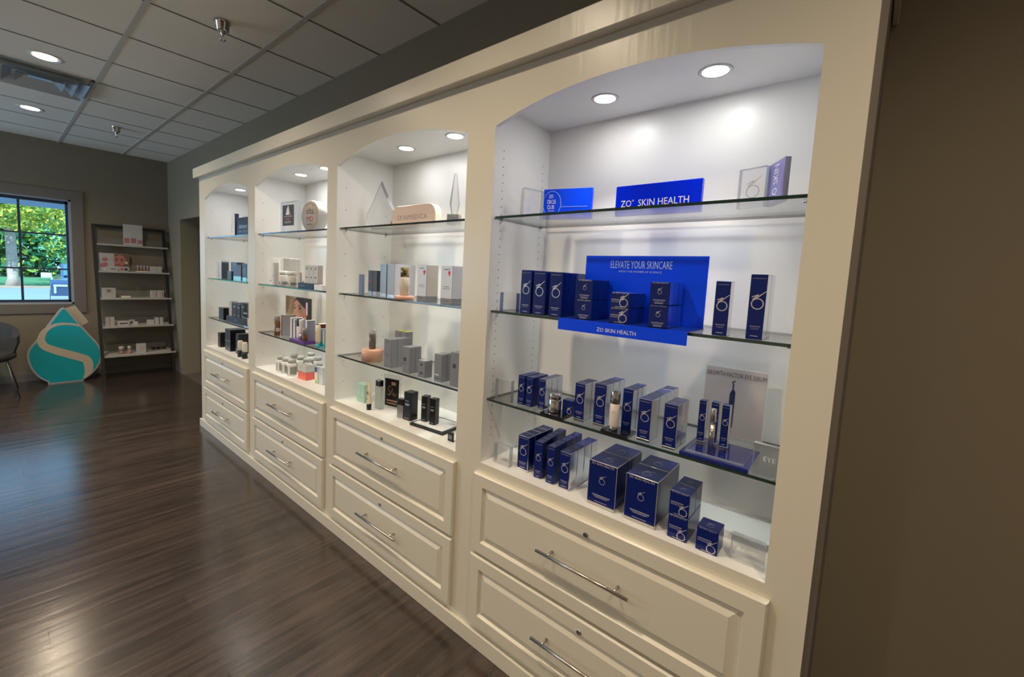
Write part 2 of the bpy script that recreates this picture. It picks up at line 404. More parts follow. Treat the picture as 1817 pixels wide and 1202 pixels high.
VENTM = pmat('vent_blue_grey_metal', (.45, .55, .65), .25, .45)  # the window's blue reflection is mixed into the metal colour
o_ = .268
for (a, b) in [(.285, .262)]:
    for sx, sy in ((1, 0), (-1, 0), (0, 1), (0, -1)):
        if sx: mb.box(min(sx*a, sx*b), max(sx*a, sx*b), -a, a, -.008, 0, VENTM)
        else: mb.box(-a, a, min(sy*a, sy*b), max(sy*a, sy*b), -.008, 0, VENTM)
mb.build('frame', vent)
for r0, r1 in ((.258, .205), (.195, .140), (.130, .075)):
    mb = MB()
    c0 = [(-r0, -r0), (r0, -r0), (r0, r0), (-r0, r0)]; c1 = [(-r1, -r1), (r1, -r1), (r1, r1), (-r1, r1)]
    for i in range(4):
        j = (i+1) % 4
        p = [(*c0[i], -.006), (*c0[j], -.006), (*c1[j], .045), (*c1[i], .045)]
        mb.poly(p, VENTM); mb.poly([(x, y, z+.003) for x, y, z in p[::-1]], VENTM)
    mb.build('louvre', vent, fix=False, loc=(0, 0, -.04))
mb = MB(); mb.box(-.06, .06, -.06, .06, -.012, -.006, VENTM); mb.build('centre_plate', vent)
for (sx, lb) in ((-2.706, 'chrome pendent fire sprinkler nearest the camera'), (-5.911, 'chrome pendent fire sprinkler nearest the window wall')):
    t = empty('fire_sprinkler', (sx, -.335, H), label=lb, cat='sprinkler', group='ceiling sprinklers')
    mb = MB(); mb.lathe([(.044, 0), (.046, -.004), (.036, -.012), (.031, -.05), (.026, -.055)], CHROME, 28); mb.build('escutcheon', t)
    mb = MB(); mb.lathe([(.013, -.04), (.013, -.066), (.008, -.07), (.004, -.085), (.0035, -.098)], CHROME, 16); mb.build('sprinkler_body', t)
    mb = MB(); mb.tube([(-.010, 0, -.066), (-.013, 0, -.080), (-.003, 0, -.098)], .002, CHROME); mb.tube([(.010, 0, -.066), (.013, 0, -.080), (.003, 0, -.098)], .002, CHROME); mb.build('yoke', t)
    mb = MB(); mb.lathe([(.002, -.098), (.016, -.099), (.017, -.101), (.002, -.102)], CHROME, 20); mb.build('deflector', t)

# ------------------------------------------------------------------ outdoors, through the window
GZ = -.35
mb = MB(); mb.box(-36, XF-1.2, -30, 25, GZ-.1, GZ, pmat('sunlit_asphalt', (.20, .27, .31), .8, noise=.12, nscale=.6)); struct(mb.build('floor_parking'))
mb = MB(); mb.box(-37.0, -36, -30, 25, GZ-.1, GZ+.08, pmat('sandy_verge', (.40, .30, .22), .9, noise=.3, nscale=2)); struct(mb.build('floor_verge'))
mb = MB(); mb.box(-80, -37, -40, 40, GZ-.1, GZ+.05, pmat('lawn', (.06, .22, .10), .9, noise=.4, nscale=.8)); struct(mb.build('floor_lawn'))
mb = MB(); mb.box(-8.9, XF-.14, -5, 3, 2.21, 2.5, pmat('blue_grey_eave', (.20, .30, .40), .6)); struct(mb.build('ceiling_eave'))
LEAF = [pmat('sunlit_leaf_%s' % n, c, .6, spec=.2) for n, c in (('green', (.24, .40, .08)), ('yellow_green', (.60, .58, .09)), ('deep', (.03, .16, .08)), ('sea', (.16, .42, .24)))]
BARK = pmat('pale_bark', (.40, .33, .28), .9, noise=.35, nscale=4)
def crown(name, parent, blobs, n, size, mats):
    mb = MB(); R = random.Random(hash(name) % 1000 if False else len(blobs)*31+n)
    for i in range(n):
        b = R.choice(blobs); a = R.uniform(0, 2*PI); q = R.uniform(-1, 1); rr = b[3]*R.uniform(.55, 1)
        s_ = math.sqrt(1-q*q); c = Vector((b[0]+rr*s_*math.cos(a), b[1]+rr*s_*math.sin(a), b[2]+rr*q*.8))
        u = Vector((R.gauss(0, 1), R.gauss(0, 1), R.gauss(0, 1))).normalized(); v = u.cross(Vector((R.gauss(0, 1), R.gauss(0, 1), R.gauss(0, 1)))).normalized()
        s1 = size*R.uniform(.6, 1.3)
        mb.poly([c-u*s1, c-v*s1*.5, c+u*s1, c+v*s1*.5], R.choice(mats))
    return mb.build(name, parent, fix=False)
def tree(x, y, h, r, blobs, n, size, mats, label, trunk=True):
    t = empty('tree', (x, y, GZ), label=label, cat='tree', group='trees across the car park')
    mb = MB(); mb.tube([(0, 0, 0), (.02, .03, .5), (-.03, 0, h*.35), (.05, -.1, h*.6), (0, .1, h)], [r*1.5, r, r*.9, r*.7, r*.3], BARK, 12)
    mb.tube([(0, 0, h*.42), (.3, .8, h*.6), (.5, 1.5, h*.8)], [r*.4, r*.3, r*.1], BARK); mb.tube([(0, 0, h*.36), (.2, -.9, h*.5), (.3, -1.7, h*.66)], [r*.4, r*.3, r*.1], BARK)
    mb.build('trunk', t); crown('foliage', t, blobs, n, size, mats); return t
tree(-36.8, -.42, 9, .23, [(0, -1.6, 5, 1.7), (-1, 1.2, 5.2, 1.6), (0, -.3, 6.2, 2.2), (0, 2.2, 4.2, 1.2), (.5, -2.6, 3.4, 1.2), (0, -4, 5, 2), (-.5, .5, 4, 1.1), (1.3, -.4, 3.9, 1.25), (1.5, .4, 4.8, 1.3), (1.3, -1.2, 4.6, 1.2)], 4200, .15, [LEAF[0], LEAF[1]], 'tree with a pale thick trunk seen through the left window panes')
tree(-44, 2.6, 8, .18, [(0, 0, 2.8, 1.8), (0, 1.6, 4.6, 2.1), (0, -1.8, 5.0, 2), (0, 3.2, 2.8, 1.9), (0, 0, 6.6, 2.4), (0, 4, 5, 2.2)], 3600, .17, [LEAF[3], LEAF[0], LEAF[3], LEAF[1]], 'sea green tree behind the parked vehicle outside')
tree(-54, -2.5, 10, .25, [(0, y_, z_, 2.0) for y_ in (-5, -3, -1, 1, 3, 5, 7, 9) for z_ in (1.2, 3.2, 5.2, 7.2)], 13000, .33, [LEAF[2], LEAF[2], LEAF[0]], 'dark green tree line at the back of the lawn')
# parked vehicle
car = empty('parked_pickup', (-19.5, .98, GZ), -.10, label='dark blue pickup truck with chrome grille parked outside the window', cat='car')
CARM = pmat('dark_blue_car_paint', (.03, .07, .16), .2, .3, coat=1); CARG = pmat('car_windscreen', (.03, .12, .28), .05, coat=1); TYRE = pmat('tyre_rubber', (.02, .02, .02), .8)
mb = MB(); w_ = 1.0
mb.prism([(0, .35), (0, 1.05), (-.12, 1.14), (-1.35, 1.2), (-1.5, 1.22), (-5.3, 1.18), (-5.4, .4)], -w_, w_, CARM) if False else None
sec = [(0.0, .35), (.02, 1.0), (-.1, 1.12), (-1.3, 1.19), (-5.3, 1.15), (-5.4, .4)]
mb.prism(sec, -w_, w_, CARM); mb.build('body', car, bevel=.05, seg=2)
mb = MB(); mb.prism([(-1.25, 1.17), (-2.0, 1.62), (-3.4, 1.64), (-3.7, 1.15)], -.80, .80, CARM); mb.build('cab', car, bevel=.06)
mb = MB(); mb.prism([(-1.27, 1.22), (-1.93, 1.585), (-1.95, 1.585), (-1.30, 1.22)], -.72, .72, CARG); mb.build('windscreen', car, loc=(.035, 0, .01))
mb = MB()
for k in range(4): mb.box(.0, .05, -.52, .52, .70+.085*k, .725+.085*k, pmat('satin_grille_bar', (.35, .42, .48), .4, .5))
mb.box(.0, .03, -.56, .56, .66, 1.04, BLACKG); mb.build('grille', car)
mb = MB(); mb.box(-.02, .10, -1.0, 1.0, .42, .60, MATS['satin_grille_bar']); mb.build('bumper', car, bevel=.03)
for sy in (-1, 1):
    mb = MB(); mb.box(.0, .045, min(sy*.60, sy*.93), max(sy*.60, sy*.93), .90, .97, pmat('headlamp_glass', (.40, .50, .56), .1, coat=1)); mb.box(.0, .045, min(sy*.86, sy*.92), max(sy*.86, sy*.92), .68, .90, MATS['headlamp_glass']); mb.build('headlamp', car, bevel=.02)
    mb = MB(); mb.box(-1.55, -1.4, min(sy*1.0, sy*1.26), max(sy*1.0, sy*1.26), 1.13, 1.30, pmat('pale_mirror_shell', (.55, .62, .68), .3)); mb.build('side_mirror', car, bevel=.02)
    for xx in (-.9, -4.3):
        mb = MB(); mb.lathe([(.2, -.12), (.36, -.12), (.39, -.08), (.39, .08), (.36, .12), (.2, .12)], TYRE, 24, axis='y'); mb.build('wheel', car, loc=(xx, sy*.92, .39))
# ------------------------------------------------------------------ the four built-in display cabinets
A = [-4.2874, -3.1590, -2.0252, -.8827]; B = [-3.2869, -2.1299, -1.0263, .1074]
EDGE = [-4.4229, (B[0]+A[1])/2, (B[1]+A[2])/2, (B[2]+A[3])/2, .1997]
ZL, ZS, ZK, ZT, DEP, ZI = .7798, 2.0863, .0693, 2.2735, .3632, 2.1651
LAMPX = [(-3.952, -3.60), (-2.828, -2.479), (-1.653, -1.288), (-.531, -.172)]
PEG = pmat('peg_hole', (.10, .09, .08), .8)
CN = ['farthest', 'second', 'third', 'nearest']
CD = ['display cabinet farthest from the camera, with dark cartons and the small dark script sign',
      'display cabinet with the round disc sign and white bottles, second from the far end',
      'display cabinet with the peach sign and grey cartons, beside the nearest one',
      'display cabinet nearest the camera, filled with navy and silver cartons']
def arch(x0, x1, n=28):
    xc = (x0+x1)/2; hw = (x1-x0)/2; out = []
    for i in range(n+1):
        t = -1+2*i/n; out.append((xc+hw*t, ZS+.076*(1-abs(t)**2.1)))
    return out
def raised_front(w, h):
    """raised-panel drawer front, nested rims; front faces -y"""
    mb = MB()
    L = [(0, 0), (0, -.014), (.005, -.020), (.050, -.020), (.057, -.0085), (.060, -.0085), (.084, -.0195), (.088, -.0195)]
    def ring(i, y): return [(-w/2+i, y, i), (w/2-i, y, i), (w/2-i, y, h-i), (-w/2+i, y, h-i)]
    for (i0, y0), (i1, y1) in zip(L[:-1], L[1:]):
        r0 = ring(i0, y0); r1 = ring(i1, y1)
        for k in range(4): mb.poly([r0[k], r0[(k+1) % 4], r1[(k+1) % 4], r1[k]], PAINT)
    mb.poly(ring(*L[-1]), PAINT); mb.poly(ring(0, 0)[::-1], PAINT)
    return mb
for i in range(4):
    x0, x1, e0, e1 = A[i], B[i], EDGE[i], EDGE[i+1]
    cab = empty('display_cabinet', ((e0+e1)/2, 0, 0), label=CD[i], cat='cabinet', group='built-in display cabinets'); ox = -(e0+e1)/2
    # face frame with the arched opening
    mb = MB(); P = arch(x0, x1); T = .019
    def fr(pts):
        mb.poly([(x+ox, 0, z) for x, z in pts], PAINT); mb.poly([(x+ox, T, z) for x, z in pts[::-1]], PAINT)
    fr([(e0, ZK-.02), (x0, ZK-.02), (x0, ZT), (e0, ZT)]); fr([(x1, ZK-.02), (e1, ZK-.02), (e1, ZT), (x1, ZT)])
    fr([(x0, ZK-.02), (x1, ZK-.02), (x1, ZL), (x0, ZL)])
    for p, q_ in zip(P[:-1], P[1:]):
        fr([p, q_, (q_[0], ZT), (p[0], ZT)])
        mb.poly([(p[0]+ox, 0, p[1]), (p[0]+ox, T, p[1]), (q_[0]+ox, T, q_[1]), (q_[0]+ox, 0, q_[1])], INNER)
    mb.poly([(x0+ox, 0, ZL), (x0+ox, T, ZL), (x0+ox, T, ZS), (x0+ox, 0, ZS)], INNER); mb.poly([(x1+ox, 0, ZL), (x1+ox, T, ZL), (x1+ox, T, ZS), (x1+ox, 0, ZS)], INNER)
    mb.poly([(x0+ox, 0, ZL), (x1+ox, 0, ZL), (x1+ox, T, ZL), (x0+ox, T, ZL)], INNER)
    mb.poly([(e1+ox, 0, ZK), (e1+ox, T, ZK), (e1+ox, T, ZT), (e1+ox, 0, ZT)], PAINT); mb.poly([(e0+ox, 0, ZK), (e0+ox, T, ZK), (e0+ox, T, ZT), (e0+ox, 0, ZT)], PAINT)
    mb.build('face_frame', cab, fix=False)
    mb = MB(); mb.box(x0+ox-.018, x0+ox, T, DEP, ZK, ZI, INNER); mb.build('side_panel', cab)
    mb = MB(); mb.box(x1+ox, x1+ox+.018, T, DEP, ZK, ZI, INNER); mb.build('side_panel', cab)
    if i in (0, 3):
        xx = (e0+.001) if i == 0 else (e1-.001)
        mb = MB(); mb.box(xx+ox-(0 if i == 0 else .010), xx+ox+(.010 if i == 0 else .0145), T, YB-.002, 0, ZT, PAINT if i == 0 else TRIMP); mb.build('end_panel', cab)  # right end panel in dark taupe, its shade put into the colour
    mb = MB(); mb.box(x0+ox-.018, x1+ox+.018, DEP, DEP+.012, ZK, ZI, INNER); mb.build('back_panel', cab)
    mb = MB(); mb.box(x0+ox, x1+ox, T, DEP, ZI, ZI+.018, INNER); mb.build('top_panel', cab)
    mb = MB(); mb.box(x0+ox, x1+ox, T, DEP, ZL-.02, ZL, INNER); mb.build('display_floor', cab)
    # peg holes drilled in the side panels
    mb = MB()
    for yy in (.055, .318):
        z = .88
        while z < 2.03:
            for (sx, dx) in ((x0+ox, .0006), (x1+ox, -.0006)):
                mb.poly([(sx+dx, yy+.0028*math.cos(a), z+.0028*math.sin(a)) for a in [2*PI*k/6 for k in range(6)]], PEG)
            z += .0305 if i == 3 else .122
    mb.build('peg_holes', cab, fix=False)
    # lamps in the cabinet ceiling
    for lx in LAMPX[i]:
        mb = MB(); mb.lathe([(.037, -.002), (.044, -.003), (.048, 0)], WHITEM, 28)
        d = mb.build('cabinet_downlight', cab, loc=(lx+ox, .175, ZI))
        mb = MB(); mb.lathe([(.0001, -.0025), (.037, -.002), (.037, 0)], BAYLENS, 24); mb.build('lens', d)
        for spread_, share in ((180, .42), (64, .50)):      # the lamp's wide glow, plus an added narrow beam to brighten the lower shelves
            l = bpy.data.lights.new('cabinet_lamp_light', 'AREA'); l.shape = 'DISK'; l.size = .07; l.energy = BAY_W*share; l.color = BAY_COL; l.spread = math.radians(spread_)
            lo = bpy.data.objects.new('cabinet_lamp_light', l); COL.objects.link(lo); lo.location = (lx, .170, ZI-.006)
    # drawers
    w = x1-x0+.018+.012; xc = (x0+x1)/2+ox
    for (z0, z1) in ((.413, .742), (.100, .400)):
        d = raised_front(w, z1-z0).build('drawer', cab, loc=(xc, -.0005, z0), fix=False)
        mb = MB(); mb.lathe([(.0095, -.019), (.0095, -.023), (.007, -.0245), (.004, -.0238), (.0001, -.0238)], CHROME, 20, axis='y'); lk = mb.build('drawer_lock', d, loc=(0, 0, (z1-z0)-.042))
        mb = MB(); mb.box(-.0008, .0008, -.0252, -.0238, -.003, .003, INK); mb.build('keyhole', lk)
        mb = MB(); hl = .168; mb.tube([(-hl, -.055, 0), (hl, -.055, 0)], .0055, NICKEL, 12)
        for s_ in (-1, 1): mb.tube([(s_*.122, -.017, 0), (s_*.122, -.055, 0)], .0045, NICKEL, 10)
        mb.build('handle', d, loc=(0, 0, (.172 if z0 > .3 else .157)))
# crown, plinth
mb = MB(); xa, xb = EDGE[0]-.03, EDGE[4]+.03
mb.box(xa, xb, -.04, .025, 2.2742, 2.3566, PAINT)
mb.box(EDGE[4]+.0155, xb, .025, YB-.003, 2.2742, 2.3566, PAINT); mb.box(xa, EDGE[0]-.001, .025, YB-.003, 2.2742, 2.3566, PAINT)
mb.box(EDGE[0], EDGE[4]+.015, .025, YB-.003, 2.3, 2.31, PAINT)
tag(mb.build('crown_moulding', bevel=.002, seg=1), 'long cream crown moulding capping all four display cabinets', 'moulding')
mb = MB(); mb.box(EDGE[0]-.016, EDGE[4]+.016, -.016, -.0005, 0, ZK, PAINT)
tag(mb.build('plinth_board', bevel=.002, seg=1), 'long cream plinth board at floor level along the display cabinets', 'plinth')
# ------------------------------------------------------------------ glass shelves
SHZ = [1.035, 1.388, 1.750]
POS = ['bottom', 'middle', 'top']
for i in range(4):
    for k, z in enumerate(SHZ):
        zt = z+.005
        s_ = empty('glass_shelf', ((A[i]+B[i])/2, .02, zt-.009), label='%s glass shelf in the %s display cabinet%s' % (POS[k], CN[i], '' if i in (0, 3) else ' from the far end'), cat='shelf', group='glass shelves in the display cabinets')
        hw = (B[i]-A[i])/2-.002; mb = MB(); y1 = .318
        mb.poly([(-hw, 0, .009), (hw, 0, .009), (hw, y1, .009), (-hw, y1, .009)], GLASS)
        mb.poly([(-hw, y1, 0), (hw, y1, 0), (hw, 0, 0), (-hw, 0, 0)], GLASS)
        E_ = GEDGE if i == 3 else GEDGEB
        mb.poly([(-hw, 0, 0), (hw, 0, 0), (hw, 0, .009), (-hw, 0, .009)], E_)
        mb.poly([(hw, y1, 0), (-hw, y1, 0), (-hw, y1, .009), (hw, y1, .009)], E_)
        mb.poly([(-hw, y1, 0), (-hw, 0, 0), (-hw, 0, .009), (-hw, y1, .009)], E_); mb.poly([(hw, 0, 0), (hw, y1, 0), (hw, y1, .009), (hw, 0, .009)], E_)
        mb.build('glass_pane', s_, fix=False)
        for sx in (-1, 1):
            for yy in (.035, .298):
                mb = MB(); mb.lathe([(.003, -.001), (.003, .012)], CHROME, 10, axis='x'); mb.build('shelf_pin', s_, loc=(sx*(hw+.002)-(.012 if sx > 0 else 0), yy, -.0035))
def zshelf(k): return [ZL, SHZ[0]+.005, SHZ[1]+.005, SHZ[2]+.005][k]+.0004
# ------------------------------------------------------------------ cartons of the nearest cabinet
SHN = ['cabinet floor', 'bottom glass shelf', 'middle glass shelf', 'top glass shelf']
def navy_row(x0, x1, y, lvl, h, n, d, desc, side=NAVY, front=NAVY, band=0, bandmat=None, text=True, low=False, emb=1.0, embz=.60, rz=0, stack=1, group=None, gap=.0012, name='carton', z=None, eb=1.0):
    """a row of equal cartons, n deep and stack high; only the first carries the readable front"""
    w = x1-x0; zb = z if z is not None else zshelf(lvl); c, s_ = math.cos(rz), math.sin(rz); first = None
    hh = h/stack
    for lv in range(stack):
        for k in range(n):
            yy = k*(d+gap); px = (x0+x1)/2 - s_*yy + random.uniform(-.0006, .0006); py = y + c*yy
            lab = desc
            if stack > 1: lab += ', ' + ('upper' if lv else 'lower') + ' layer'
            if n > 1: lab += ', ' + back_place(k)
            t = empty(name, (px, py, zb+lv*(hh+.0005)), rz, lab, 'carton', group or desc+'s' if n*stack > 1 else None)
            b = use(carton_mesh(w-.001, d, hh-.0006, front, side, NAVYT, band, bandmat), 'carton_body', t)
            mt = SILV2
            if n*stack > 0:
                use(emblem_mesh(DIMP, 1), 'lid_emblem', t, (0, d*.45, hh-.0002), (-PI/2, 0, 0), (min(w, d)*.45,)*3)
            if k == 0:
                H0 = hh-band; es = min(w*.95, H0*.36)*emb
                if low: use(emblem_mesh(mt, 1.2), 'emblem', t, (w*.19, -.0006, band+w*.37), (0, 0, 0), (w*.64,)*3)
                else: use(emblem_mesh(mt, eb), 'emblem', t, (0, -.0006, band+H0*embz), (0, 0, 0), (es,)*3)
                if text:
                    th = w*.075
                    tx = text_mesh('ZO SKIN HEALTH', th, DIMP if w < .06 else SILV2); wd = max(v.co.x for v in tx.vertices)-min(v.co.x for v in tx.vertices)
                    use(tx, 'lettering', t, (0, -.0008, hh*.925), (0, 0, 0), (w*.78/wd, 1, 1))
                    mb = MB(); zt = band+H0*(.20 if not low else .52)
                    xl = -w*.30 if not low else -w*.42
                    for q, (ww, zz, hz) in enumerate([(.62, 0, .0011), (.55, -.0042, .0008), (.42, -.0075, .0008)]):
                        if not low: xl = -w*ww/2
                        mb.box(xl, xl+w*ww, -.0004, .0002, zt+zz, zt+zz+hz*max(.7, w/.05), SILV2 if q == 0 else DIMP)
                    mb.box(-w*.22, w*.22, -.0004, .0002, band+H0*.05, band+H0*.05+.0012, SILV2); mb.build('fine_print', t)
SB = .008
# cabinet floor
navy_row(-.743, -.691, .060, 0, .139, 4, .041, 'navy carton with silver edge, leftmost row on the nearest cabinet floor', side=NAVY, band=SB, bandmat=SILVER)
navy_row(-.657, -.623, .053, 0, .139, 5, .038, 'slim navy carton in the second row on the nearest cabinet floor', rz=.10)
navy_row(-.601, -.567, .050, 0, .140, 5, .040, 'slim navy carton in the third row on the nearest cabinet floor', rz=.03)
navy_row(-.543, -.499, .046, 0, .138, 4, .049, 'mirror-sided navy carton, fourth row on the nearest cabinet floor', side=SILVER, band=.006, bandmat=SILVER)
navy_row(-.419, -.318, .029, 0, .153, 2, .099, 'large navy carton with pale base, left of the two biggest', band=.010, bandmat=WARMC, emb=.62, embz=.60)
navy_row(-.288, -.187, .028, 0, .151, 2, .099, 'large navy carton with pale base, right of the two biggest', band=.010, bandmat=WARMC, emb=.62, embz=.58)
navy_row(-.151, -.094, .030, 0, .144, 2, .062, 'squat navy carton stacked two high beside the big cartons', low=True, stack=2)
navy_row(-.069, -.011, .026, 0, .070, 1, .062, 'single squat navy carton standing alone at the right of the cabinet floor', low=True)
def block(name, x0, x1, y, lvl, h, d, label, rz=0, z=None, mat=None, edge=None, txt=None, lean=0, cat='display block'):
    mat = mat or ACRYL; edge = edge or ACEDGE
    t = empty(name, ((x0+x1)/2, y, z if z is not None else zshelf(lvl)), rz, label, cat)
    mb = MB(); w = x1-x0; mb.box(-w/2, w/2, 0, d, 0, h, mat, side=edge, top=edge); mb.build('acrylic_body', t, fix=False, bevel=0)
    for k, (tx, hh, xx, zz, mt, xs_) in enumerate(txt or []): letter(tx, hh, mt, t, (xx, -.0008, zz), xs_)
    return t
WP = pmat('frosted_print', (.8, .82, .84), .5)
block('acrylic_block', -.847, -.768, .041, 0, .080, .022, 'small clear acrylic block at the far left of the nearest cabinet floor', rz=0)
block('acrylic_block', .016, .096, .045, 0, .072, .020, 'small clear acrylic block at the right end of the nearest cabinet floor', txt=[('CLEANSE', .009, 0, .035, WP, 1)])
# bottom glass shelf
navy_row(-.756, -.7225, .056, 1, .113, 2, .049, 'navy carton in the leftmost row on the bottom glass shelf')
navy_row(-.718, -.6845, .056, 1, .113, 2, .049, 'navy carton in the second row on the bottom glass shelf')
navy_row(-.661, -.627, .057, 1, .117, 3, .038, 'mirror-sided navy carton behind the silver jar', side=SILVER, band=.005, bandmat=SILVER)
navy_row(-.502, -.461, .050, 1, .134, 2, .045, 'mirror-sided navy carton just right of the silver jar', side=SILVER, band=.008, bandmat=SILVER)
navy_row(-.432, -.388, .057, 1, .144, 3, .048, 'tall mirror-sided navy carton left of the white pump bottle', side=SILVER, band=.008, bandmat=SILVER)
navy_row(-.343, -.308, .084, 1, .140, 3, .037, 'mirror-sided navy carton behind the white pump bottle', side=SILVER)
navy_row(-.269, -.227, .036, 1, .133, 4, .060, 'mirror-sided navy carton, long row right of the white pump bottle', side=SILVER, band=.008, bandmat=SILVER)
navy_row(-.190, -.149, .034, 1, .136, 2, .048, 'mirror-sided navy carton left of the blue serum stand', side=SILVER, band=.006, bandmat=SILVER)
block('acrylic_block', -.842, -.769, .028, 1, .087, .020, 'small clear acrylic block at the left of the bottom glass shelf in the nearest cabinet', rz=.1)
z1 = zshelf(1)
def plinth(name, x0, x1, y0, y1, z, h, mat, label, txt=None):
    t = empty(name, ((x0+x1)/2, y0, z), 0, label, 'display stand')
    mb = MB(); w = x1-x0; mb.box(-w/2, w/2, 0, y1-y0, 0, h, mat); mb.build('stand_base', t, bevel=.0008, seg=1)
    if txt: letter(txt, h*.4, DIMP, t, (0, -.0006, h*.3))
    return t
plinth('display_stand', -.616, -.522, .010, .100-.005, z1, .010, BLACKG, 'black glossy stand under the silver jar', None)
plinth('display_stand', -.378, -.288, .010, .082, z1, .010, BLACKG, 'black glossy stand under the white pump bottle', None)
t = empty('cream_jar', (-.582, .052, z1+.0106), 0, 'mirror silver round cosmetic jar on a black stand', 'jar')
mb = MB(); mb.lathe([(.0, 0), (.0235, .0), (.0245, .003), (.0245, .044), (.0225, .047)], SILVER, 32); mb.build('jar_body', t)
mb = MB(); mb.lathe([(.0225, .047), (.0235, .048), (.0235, .064), (.021, .067), (.0001, .067)], CHROME, 32); mb.build('lid', t)
navy_row(-.556, -.514, .060, 1, .050, 1, .032, 'small navy cube carton on the stand behind the silver jar', z=z1+.0106, low=True, text=False)
t = empty('pump_bottle', (-.346, .036, z1+.0106), 0, 'white pump bottle with mirror cap on a black stand', 'bottle')
mb = MB(); mb.lathe([(0, 0), (.0135, 0), (.0135, .012)], CHROME, 28); mb.build('bottle_foot', t)
mb = MB(); mb.lathe([(.0145, .012), (.0155, .014), (.0155, .084), (.0145, .086)], pmat('rosy_white_bottle', (.78, .70, .70), .3), 28); b = mb.build('bottle_body', t)
use(emblem_mesh(pmat('pale_rose_print', (.62, .52, .54), .5), 1), 'emblem', b, (0.004, -.0158, .058), (0, 0, .25), (.022,)*3)
mb = MB(); mb.lathe([(.0145, .086), (.0155, .088), (.0155, .126), (.0140, .129), (.0001, .129)], CHROME, 28); mb.build('cap', t)
# blue serum stand
t = empty('serum_stand', (-.045, .018, z1), 0, 'low blue display stand with a clear top slab on the bottom glass shelf', 'display stand')
mb = MB(); mb.box(-.088, .088, 0, .172, 0, .011, pmat('deep_navy_acrylic', (.006, .016, .15), .12, coat=.6)); mb.build('stand_base', t, bevel=.0008, seg=1)
mb = MB(); mb.box(-.074, .074, .012, .160, .0115, .018, ACRYL, side=ACEDGE, front=ACEDGE); mb.build('clear_slab', t, fix=False)
zs_ = z1+.0186
for (xx, yy, nm) in ((-.1045, .150, 'left of the three slim navy cartons on the blue stand'), (-.0735, .158, 'middle of the three slim navy cartons, behind the champagne tube'), (-.0415, .150, 'right of the three slim navy cartons on the blue stand')):
    navy_row(xx-.0115, xx+.0115, yy-.055+.02, 1, .128, 1, .022, nm, side=SILVER, band=.004, bandmat=SILVER, z=zs_)
t = empty('serum_tube', (-.0655, .078, zs_), 0, 'slim champagne metal serum tube in front of the navy cartons on the blue stand', 'tube')
CHAMP = pmat('champagne_metal', (.62, .56, .46), .2, 1)
mb = MB(); mb.lathe([(0, 0), (.0075, 0), (.0075, .075)], CHAMP, 20); mb.build('tube_body', t)
mb = MB(); mb.lathe([(.0068, .075), (.0078, .076), (.0078, .118), (.007, .120), (.0001, .120)], CHROME, 20); mb.build('cap', t)
# poster
t = empty('serum_poster', (-.064, .302, z1), 0, 'grey poster card reading GROWTH FACTOR EYE SERUM behind the blue stand', 'poster')
t.rotation_euler = (-.06, 0, .04)
mb = MB(); mb.box(-.091, .091, 0, .003, 0, .224, WHITEC); mb.build('card', t)
mb = MB(); mb.box(-.089, .089, -.0006, -.0001, .003, .221, pmat('mauve_grey_print', (.56, .51, .50), .35, noise=.15, nscale=8)); mb.build('print', t)
letter('GROWTH FACTOR EYE SERUM', .0150, INK, t, (0, -.001, .194), .60)
mb = MB(); NB = pmat('navy_print', (.02, .03, .10), .4)
mb.prism([(-.012, .03), (.004, .03), (.004, .145), (.001, .152), (-.004, .156), (-.008, .150), (-.012, .14)], -.0016, -.0006, NB)
stroke(mb, [(-.004, .155), (-.004, .172), (-.008, .178), (.001, .182)], .004, NB, -.0016, -.0006); mb.build('printed_pump_picture', t)
block('acrylic_block', .047, .106, .036, 1, .082, .018, 'clear acrylic block reading EYE at the right end of the bottom glass shelf', txt=[('EYE', .013, .008, .040, WP, 1)])
# middle glass shelf
block('acrylic_block', -.845, -.765, .030, 2, .072, .020, 'small clear acrylic block at the left of the middle glass shelf', edge=ACEDGEB)
navy_row(-.746, -.697, .028, 2, .161, 3, .040, 'tall navy carton, leftmost row left of the blue acrylic sign')
navy_row(-.689, -.634, .028, 2, .159, 3, .040, 'tall navy carton, middle row left of the blue acrylic sign')
navy_row(-.619, -.565, .028, 2, .157, 4, .040, 'tall navy carton, row touching the blue acrylic sign')
z2 = zshelf(2)+.0034
navy_row(-.508, -.447, .026, 2, .132, 3, .038, 'stacked navy carton, leftmost on the blue sign base', stack=2, z=z2, emb=.8, embz=.62)
navy_row(-.384, -.318, .024, 2, .096, 3, .040, 'squat stacked navy carton, middle of the blue sign base', stack=2, low=True, z=z2)
navy_row(-.258, -.199, .024, 2, .134, 3, .038, 'stacked navy carton, rightmost on the blue sign base', stack=2, z=z2, emb=.8, embz=.62, side=SILVER)
navy_row(-.079, -.041, .028, 2, .148, 1, .042, 'tall navy carton standing alone right of the blue acrylic sign', side=SILVER, emb=1.15, eb=1.25)
navy_row(.003, .042, .028, 2, .169, 2, .058, 'tallest navy carton, at the right end of the middle glass shelf', side=SILVER, emb=1.2, eb=1.25)
t = empty('acrylic_sign', (-.342, .0, zshelf(2)), 0, 'large royal blue acrylic sign with a front lip reading ELEVATE YOUR SKINCARE', 'sign')
mb = MB(); mb.box(-.207, .207, .152, .155, 0, .222, ROYAL); mb.build('back_panel', t)
mb = MB(); mb.box(-.210, .210, -.0035, .151, .0003, .003, NAVY); mb.build('base_plate', t)
mb = MB(); mb.box(-.210, .210, -.0065, -.0035, -.036, .003, ROYAL); mb.build('front_lip', t)
PB = pmat('pale_blue_print', (.42, .60, .88), .5)
letter('ELEVATE YOUR SKINCARE', .026, PB, t, (-.005, .1505, .180), .50)
letter('WITH THE POWER OF SCIENCE', .0065, PB, t, (-.005, .1505, .166), 1.15)
